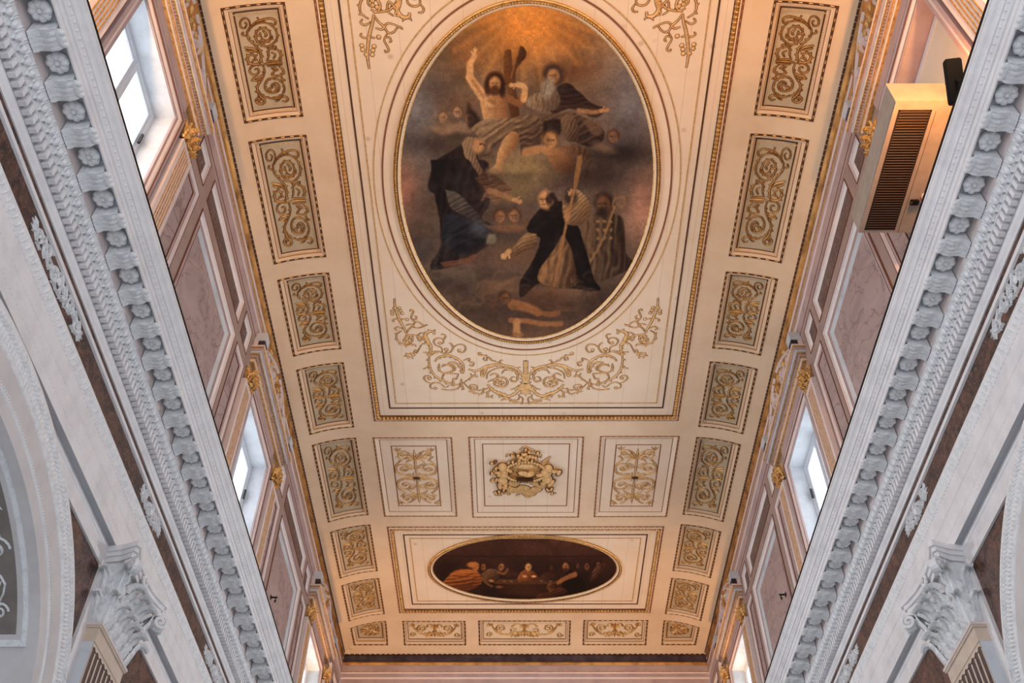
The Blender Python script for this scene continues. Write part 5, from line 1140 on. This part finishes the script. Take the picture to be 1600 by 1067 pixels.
def paint_supper(p):
    u, v = p.u, p.v; n = fbm(u * .6, v, 26, 4)[:, None]; t = np.clip((v - 845) / 90, 0, 1)[:, None]
    p.c = (np.array([88, 56, 42]) * (1 - t) + np.array([46, 28, 22]) * t) * (.7 + .6 * n)
    p.poly(PC((60, 120), (1550, 120), (1540, 190), (80, 190)), (90, 58, 44), 4, .4); p.line(PC((150, 195), (1450, 195)), .8, (52, 32, 26), .8, .8)
    p.poly(PC((580, 400), (1060, 400), (1040, 490), (620, 490)), (64, 40, 28), 2, .9); p.poly(PC((580, 372), (1070, 376), (1060, 410), (590, 410)), (98, 66, 42), 1.2, .95)
    p.blob(*C_(800, 460), 24, 9, (84, 54, 34), 0, .7, .8)
    # figures from the left: the big orange-cloaked one first
    p.poly(PC((150, 410), (220, 330), (300, 300), (400, 300), (450, 330), (470, 390), (420, 440), (330, 478), (260, 470), (200, 440)), (172, 108, 56), 1.4, 1, ((96, 54, 30), 80, 4.5))
    for a, b in (((220, 430), (440, 400)), ((200, 400), (430, 360)), ((300, 470), (440, 420)), ((240, 350), (400, 330))): p.line(PC(a, ((a[0] + b[0]) / 2, (a[1] + b[1]) / 2 + 14), b), .9, (92, 52, 30), .75, .8)
    p.head(*C_(415, 275), 6.8, (176, 116, 66), (140, 88, 48), .6, None, True); p.blob(*C_(385, 262), 7, 4, (178, 116, 62), 0, .4)
    p.head(*C_(475, 280), 5, (150, 98, 60), (60, 38, 28), .4); p.poly(PC((460, 330), (520, 295), (590, 305), (600, 350), (580, 390), (520, 400), (480, 380)), (126, 92, 62), 1.2, 1, ((70, 46, 34), 60, 4)); p.line(PC((470, 370), (510, 410), (540, 430)), 2, (120, 82, 54), .9, .9)
    p.head(*C_(615, 280), 5.4, (162, 112, 70), (70, 46, 34), .6); p.line(PC((590, 320), (640, 330), (665, 300)), 2, (130, 90, 58), .9, .9)
    for x in (680, 720): p.blob(*C_(x, 335), 5, 5, (84, 54, 38), 0, .5, .8)
    p.poly(PC((740, 370), (770, 320), (820, 300), (880, 320), (910, 360), (880, 385), (780, 385)), (150, 92, 54), 1.2, 1, ((84, 50, 32), 30, 4)); p.head(*C_(825, 280), 5.6, (196, 146, 94), (84, 54, 36), 0); p.blob(*C_(800, 352), 4, 2, (196, 140, 88), 0, .4); p.blob(*C_(870, 350), 4, 2, (196, 140, 88), 0, .4)
    p.poly(PC((900, 370), (950, 325), (1020, 325), (1080, 350), (1070, 385), (960, 390)), (92, 58, 40), 1.5, .9, ((54, 34, 26), 40, 4)); p.head(*C_(1010, 285), 4, (100, 66, 46), (50, 32, 26), -.3)
    p.poly(PC((1130, 300), (1200, 320), (1250, 370), (1280, 480), (1150, 500), (1090, 420)), (38, 24, 20), 2, .95); p.line(PC((1190, 335), (1110, 370), (1060, 405)), 4.2, (146, 98, 62), 1, 1.2, 2.6)
    p.head(*C_(1120, 275), 6.4, (164, 112, 72), (60, 38, 28), -.4, (76, 48, 36)); p.head(*C_(1215, 270), 4, (110, 72, 50), (50, 32, 26), -.4); p.head(*C_(1285, 275), 5, (126, 84, 58), (52, 34, 26), -.3)
    p.poly(PC((1330, 310), (1360, 260), (1410, 245), (1440, 280), (1400, 330), (1350, 370), (1310, 390)), (118, 80, 54), 1.4, .9, ((60, 38, 28), 40, 4)); p.head(*C_(1375, 265), 5, (120, 80, 54), (48, 30, 24), -.5)
    p.poly(PC((860, 555), (900, 500), (980, 470), (1060, 440), (1120, 450), (1130, 480), (1060, 520), (950, 555)), (104, 64, 42), 1.8, .95, ((52, 32, 24), 70, 4)); p.head(*C_(1000, 435), 6.6, (122, 80, 52), (74, 48, 34), -.7, None, True)
    p.blob(*C_(600, 435), 6, 2, (130, 86, 54), 0, .4); p.blob(*C_(540, 385), 4, 2, (170, 120, 76), 0, .4)
    for x in (640, 690, 760, 930, 1000): p.blob(*C_(x, 388), 2.4, 1, (150, 110, 74), 0, .5, .7)
    p.noise(.12, 5, 5, 1)
GAIN = 1.0
canvas('great_oval_painting', 'big upright oval painting of heavenly figures above a kneeling friar on clouds', 'oval painting', O1, .155, H + .03, paint_glory, GAIN, 360)
canvas('lesser_oval_painting', 'low wide oval painting of dim figures gathered around a table', 'oval painting', O2, .16, H + .03, paint_supper, GAIN, 330)

# ---------- gold arabesques painted in relief around the great oval
K_ = lambda x, y: at(600 + x / 5.926, 460 + y / 5.926)
ARB = [  # traced centre lines, width, barbs
 ([(95, 45), (100, 120), (125, 200), (150, 260), (190, 330), (205, 370)], 1.6, 0), ([(205, 370), (230, 330), (265, 300), (240, 285), (200, 295)], 1.0, 0),
 ([(205, 410), (180, 430), (200, 460), (250, 450), (262, 410), (230, 385), (190, 400)], 1.2, 0),
 ([(165, 345), (115, 380), (130, 440), (190, 478), (260, 470), (295, 478)], 1.0, 1), ([(175, 330), (130, 310), (100, 325), (120, 345)], .8, 0), ([(95, 265), (80, 250), (110, 235), (150, 250)], .7, 0), ([(185, 235), (160, 240), (150, 260)], .7, 0),
 ([(205, 380), (270, 385), (320, 395), (370, 420), (400, 450)], .9, 1), ([(400, 285), (350, 310), (300, 320), (270, 300), (290, 265), (330, 270), (370, 300), (400, 290)], .8, 0), ([(285, 265), (250, 225), (265, 185), (270, 160), (245, 150), (240, 165)], .8, 0), ([(255, 235), (290, 240), (300, 215), (280, 210)], .7, 0),
 ([(350, 360), (310, 390), (330, 440), (370, 400), (385, 370)], .9, 0), ([(465, 380), (455, 355), (410, 355), (380, 390), (400, 440), (430, 480), (432, 530), (425, 560)], 2.2, 1), ([(360, 370), (400, 420), (420, 470)], 1.6, 0),
 ([(345, 470), (390, 462), (420, 478)], 1.0, 0), ([(345, 475), (320, 520), (300, 550), (280, 545), (285, 525), (310, 530)], .8, 0), ([(300, 545), (250, 560), (205, 565), (215, 585), (260, 590)], 1.0, 1),
 ([(360, 545), (400, 550), (430, 570), (470, 550), (500, 550)], 1.0, 0), ([(425, 560), (415, 620), (430, 700), (470, 760), (530, 800), (600, 830), (650, 840)], 1.4, 1),
 ([(440, 540), (500, 535), (560, 555), (610, 545), (640, 500), (620, 465), (600, 460)], .9, 0), ([(560, 555), (590, 520), (565, 510), (560, 525)], .8, 0), ([(540, 550), (530, 500), (480, 480), (460, 440), (490, 415), (540, 420), (550, 450), (520, 470), (505, 455)], .8, 0), ([(545, 430), (570, 400), (555, 380), (525, 380)], .8, 0),
 ([(640, 500), (680, 475), (735, 475), (755, 510), (730, 545), (690, 540), (690, 520)], .8, 0),
 ([(470, 630), (500, 595), (570, 575), (650, 590), (720, 640), (735, 700), (730, 740)], 1.7, 1), ([(510, 650), (520, 720), (580, 735), (640, 710), (630, 680), (580, 660), (530, 680)], 1.0, 1), ([(590, 640), (660, 640), (710, 690), (720, 740)], 1.1, 1), ([(560, 660), (620, 655), (660, 690), (640, 720)], .9, 0), ([(510, 660), (505, 700), (545, 740)], .9, 0),
 ([(690, 740), (670, 790), (640, 800), (650, 840), (690, 840), (715, 820)], .9, 1), ([(545, 770), (560, 740), (600, 740), (690, 745)], .9, 0), ([(735, 620), (790, 600), (790, 630), (830, 640), (820, 670), (790, 665)], .8, 1), ([(560, 735), (540, 780), (570, 815), (640, 835)], .9, 0),
 ([(715, 790), (720, 850), (740, 890)], 1.2, 1), ([(530, 885), (610, 895), (680, 880), (715, 840)], .9, 0), ([(430, 830), (400, 820), (370, 790), (380, 765), (420, 765), (435, 785), (415, 790)], .8, 0), ([(360, 700), (400, 690), (440, 710)], .8, 0), ([(490, 870), (440, 880), (430, 845), (470, 825), (520, 835), (570, 870), (600, 850)], .8, 0), ([(480, 880), (465, 865)], .8, 0),
 ([(730, 830), (790, 790), (830, 760), (870, 770)], .9, 1), ([(800, 740), (825, 765), (850, 745)], .9, 0), ([(740, 830), (780, 870), (820, 900), (860, 880), (850, 850), (800, 850), (795, 880), (830, 885)], 1.0, 0), ([(780, 905), (840, 920), (900, 930), (920, 890), (880, 900)], .9, 1), ([(920, 890), (960, 880), (1000, 870)], .8, 0),
 ([(780, 700), (840, 715), (900, 700), (960, 670), (1040, 660), (1130, 670), (1210, 690), (1270, 740), (1285, 800)], 2.0, 1), ([(900, 720), (910, 770), (950, 700)], 1.6, 0), ([(950, 790), (960, 740), (1000, 710), (1060, 690), (1120, 690)], .9, 0), ([(900, 750), (950, 690), (1020, 670)], 1.6, 0),
 ([(1120, 665), (1060, 640), (1000, 620), (950, 580), (885, 570), (880, 555), (905, 555)], .8, 1), ([(950, 590), (950, 620), (920, 610), (930, 590)], .7, 0), ([(1070, 640), (1080, 620), (1100, 620)], .8, 0), ([(1090, 740), (1120, 705), (1160, 700), (1220, 720), (1240, 780), (1210, 820), (1170, 800), (1190, 770)], 1.1, 1),
 ([(960, 820), (1000, 800), (1060, 780), (1120, 780), (1145, 820), (1120, 860), (1070, 865), (1020, 840), (1040, 805), (1090, 810), (1100, 840)], 1.1, 1), ([(980, 760), (1020, 740), (1060, 760), (1040, 780)], .9, 1), ([(960, 840), (990, 880), (1030, 910), (1090, 930), (1150, 950), (1210, 930), (1260, 870), (1280, 830)], 2.4, -1), ([(1000, 880), (960, 920), (970, 960), (1010, 940)], 1.2, 1), ([(1030, 915), (1080, 950), (1150, 970), (1200, 1000), (1270, 1010)], 1.3, 1), ([(1080, 990), (1130, 975), (1190, 985)], .9, 0), ([(1170, 890), (1210, 880), (1250, 850)], .9, 0), ([(1245, 930), (1255, 960), (1230, 990), (1200, 980)], .8, 0), ([(1280, 1010), (1285, 970), (1250, 950)], .8, 0),
 ([(1230, 690), (1265, 680)], .8, 0)]
def arabesque(flip, label):
    """the ornament filling one end of the field, mirrored left and right; flip puts it at the near end"""
    yc = O1[1]; cxm = -.02
    F = lambda P, e: (cxm + e * (P[0] - cxm), 2 * yc - P[1] if flip else P[1])
    o = MB(); M = lambda a, b, h: (a, b, H + .034 - h); m = 'goldlight'; OU = ('brown', .010)
    for pts, w, b in ARB:
        q = resample([K_(*p) for p in pts], 4)
        for e in (-1, 1):
            r_ = [F(P, e) for P in q]; wd = .035 * w; stroke(o, M, r_, wd, .025, m, 'both', OU)
            if b: barbs(o, M, r_, min(wd, .05) * .9, .02, m, 3, 1.9, b * e * (-1 if flip else 1), OU)
    for e in (-1, 1):
        for x, y in ((75, 165), (75, 190), (150, 160), (165, 185), (95, 135), (140, 135), (212, 240), (210, 420), (240, 410), (215, 445), (570, 520), (515, 460), (695, 525), (420, 788), (1075, 830), (1050, 820), (1100, 825), (820, 875), (475, 878), (885, 555), (270, 570)):
            blob2(o, M, F(K_(x, y), e), .045, .03, m, 6, OU)
    # middle stem with shell foot
    for x, y, X, Y, w in ((1300, 620, 1300, 740, 3.2), (1318, 740, 1318, 820, 5.0), (1318, 830, 1318, 930, 6.0)):
        a, b = F(K_(x, y), 1), F(K_(X, Y), 1); stroke(o, M, [(cxm, a[1]), (cxm, (a[1] + b[1]) / 2), (cxm, b[1])], .034 * w, .04, m, 'none', OU)
    c = F(K_(1318, 850), 1); palmette(o, M, (cxm, c[1]), (-pi / 2 if flip else pi / 2), .38, .09, .03, m, 7, .9, OU)
    tag(o.build('gilded_arabesque', FT1), label)
arabesque(False, 'gold scrolling arabesque below the great oval painting, nearest the cherub crest')
arabesque(True, 'gold arabesque sprays beside the top of the great oval painting, cut by the photo edge')

# ================================================================== THINGS ON THE WALLS AND LEDGES
def vent_box():
    t = thing('ventilation_box', 'beige ventilation box with a brown slatted grille below the boarded right window', 'ventilation box', (5.7, 8.3, 12.95))
    x0, x1, y0, y1, z0, z1 = 5.24, 6.09, 7.17, 9.5, 12.97, 13.45
    b = MB(); b.box(x0, x1, y0, y1, z0 + .02, z1, 'boxwood'); 
    b.box(x0 - .015, x1, y0 - .02, y0 + .0, z0 - .0, z1 + .03, 'boxwood')
    # underside with the grille opening
    for a in ((x0, 5.315, y0, y1), (5.80, x1, y0, y1), (5.315, 5.80, y0, y0 + .13), (5.315, 5.80, y1 - .06, y1)): b.box(a[0], a[1], a[2], a[3], z0, z0 + .03, 'boxwood')
    b.box(5.86, 5.865, y0 + .15, y1, z0 - .004, z0 + .01, 'void'); b.build('body', t)
    v = MB(); v.box(5.315, 5.80, y0 + .13, y1 - .06, z0 + .012, z0 + .019, 'void')
    for a in ((5.315, 5.34, y0 + .13, y1 - .06), (5.775, 5.80, y0 + .13, y1 - .06), (5.315, 5.80, y0 + .13, y0 + .15), (5.315, 5.80, y1 - .08, y1 - .06)): v.box(a[0], a[1], a[2], a[3], z0 - .006, z0 + .02, 'void')
    g = v.build('grille', t); n = 46
    for k in range(n):
        y = y0 + .17 + (y1 - y0 - .27) * k / (n - 1); q = MB(); q.add([(x, y + a, z0 + c) for x in (5.34, 5.775) for a, c in ((-.012, -.004), (.004, .014), (.008, .010), (-.008, -.008))], [(0, 1, 5, 4), (1, 2, 6, 5), (2, 3, 7, 6), (3, 0, 4, 7), (0, 1, 2, 3), (4, 5, 6, 7)], 'slat'); q.build('slat', g)
    l = MB(); l.box(5.90, 6.02, 8.86, 8.94, z0 - .05, z0, 'black'); l.ball((5.91, 8.9, z0 - .045), (.03, .03, .03), 'iron'); l.build('black_latch', t)
vent_box()
def floodlight(x, y, z, tx, ty, tz, label, s, size=(.20, .30)):
    t = thing('floodlight', label, 'floodlight', (x, y, z), None)
    f = (Vector((tx, ty, tz)) - Vector((x, y, z + .22))).normalized(); rt = f.cross(Vector((0, 0, 1))).normalized(); up = rt.cross(f); c = Vector((x, y, z + .22)) - f * .10
    def rr(d, w, h, r=.04):
        out = []
        for qx, qy, a0 in ((1, 1, 0), (-1, 1, 90), (-1, -1, 180), (1, -1, 270)):
            for k in range(4): a = radians(a0 + 30 * k); out.append(tuple(c + f * d + rt * (qx * (w - r) + r * cos(a)) + up * (qy * (h - r) + r * sin(a))))
        return out
    b = MB(); w, h = size; L = [rr(-.05, w * .8, h * .8), rr(-.02, w, h), rr(.05, w, h)]; b.loft(L, 'black'); b.add(L[0], [tuple(range(16))], 'black'); b.build('housing', t)
    g = MB(); g.add(rr(.045, w * .92, h * .92), [tuple(range(16))], 'lampglass'); g.build('lens', t)
    k = MB()
    for e in (-1, 1): k.tube([tuple(c + rt * e * (w + .015)), (c.x + rt.x * e * (w + .015), c.y + rt.y * e * (w + .015), z + .01)], .012, 'iron')
    k.tube([(c.x + rt.x * (w + .015), c.y + rt.y * (w + .015), z + .012), (c.x - rt.x * (w + .015), c.y - rt.y * (w + .015), z + .012)], .012, 'iron'); k.build('bracket', t)
M_['lampglass'] = emit('glowing_warm_lens', (1, .62, .3), 6)
for i, (x, y, z, tx, ty, tz, e_, s) in enumerate(FLOODS):
    floodlight(x, y, z - .25, tx, ty, tz, 'black floodlight turned up to the ceiling, %s cornice ledge, %s end' % (SIDE[s], 'near' if y < 10 else 'far'), s)
# the one that shows over the edge of the right cornice
def edge_lamp():
    t = thing('wall_floodlight', 'black slab floodlight standing at the edge of the right cornice beside the ventilation box', 'floodlight', (5.5, 6.35, 11.0))
    b = MB(); c = Vector((5.52, 6.33, 11.98)); f = Vector((.15, .75, .64)).normalized(); rt = Vector((1, -.1, 0)); rt = (rt - f * rt.dot(f)).normalized(); up = rt.cross(f)
    def rr(d, w, h, r=.035):
        out = []
        for qx, qy, a0 in ((1, 1, 0), (-1, 1, 90), (-1, -1, 180), (1, -1, 270)):
            for k in range(4): a = radians(a0 + 30 * k); out.append(tuple(c + f * d + rt * (qx * (w - r) + r * cos(a)) + up * (qy * (h - r) + r * sin(a))))
        return out
    L = [rr(-.05, .09, .29), rr(-.03, .11, .31), rr(.04, .11, .31)]; b.loft(L, 'black'); b.add(L[0], [tuple(range(16))], 'black'); b.build('housing', t)
    g = MB(); g.add(rr(.036, .09, .28), [tuple(range(16))], 'lampglass'); g.build('lens', t)
    k = MB(); k.tube([tuple(c - f * .05), (5.55, 6.1, 11.5), (5.55, 6.1, 11.01)], .02, 'iron'); k.build('stand', t)
edge_lamp()
# small iron hooks
def hook(s, y, z, label):
    t = Mw(s)(y, z, 0); mb = MB()
    mb.tube([Mw(s)(y, z, 0), Mw(s)(y, z, .16)], .022, 'iron'); mb.tube([Mw(s)(y, z, .12)] + [Mw(s)(y + .05 * sin(a), z - .07 + .05 * cos(a), .12) for a in [0, .8, 1.6, 2.4, 3.2, 4.0]], .014, 'iron'); mb.box(*sorted((s * 6.1, s * 6.085)), y - .05, y + .05, z - .05, z + .05, 'iron')
    tag(mb.build('iron_hook', origin=t), label, 'hook', 'small iron hooks on the upper walls')
hook(-1, 10.02, 12.85, 'small black iron hook on the left wall beside the nearest window')
hook(-1, 20.4, 13.35, 'small black iron hook on the far large marble panel of the left wall')
hook(1, 20.3, 13.35, 'small black iron hook on the far large marble panel of the right wall')
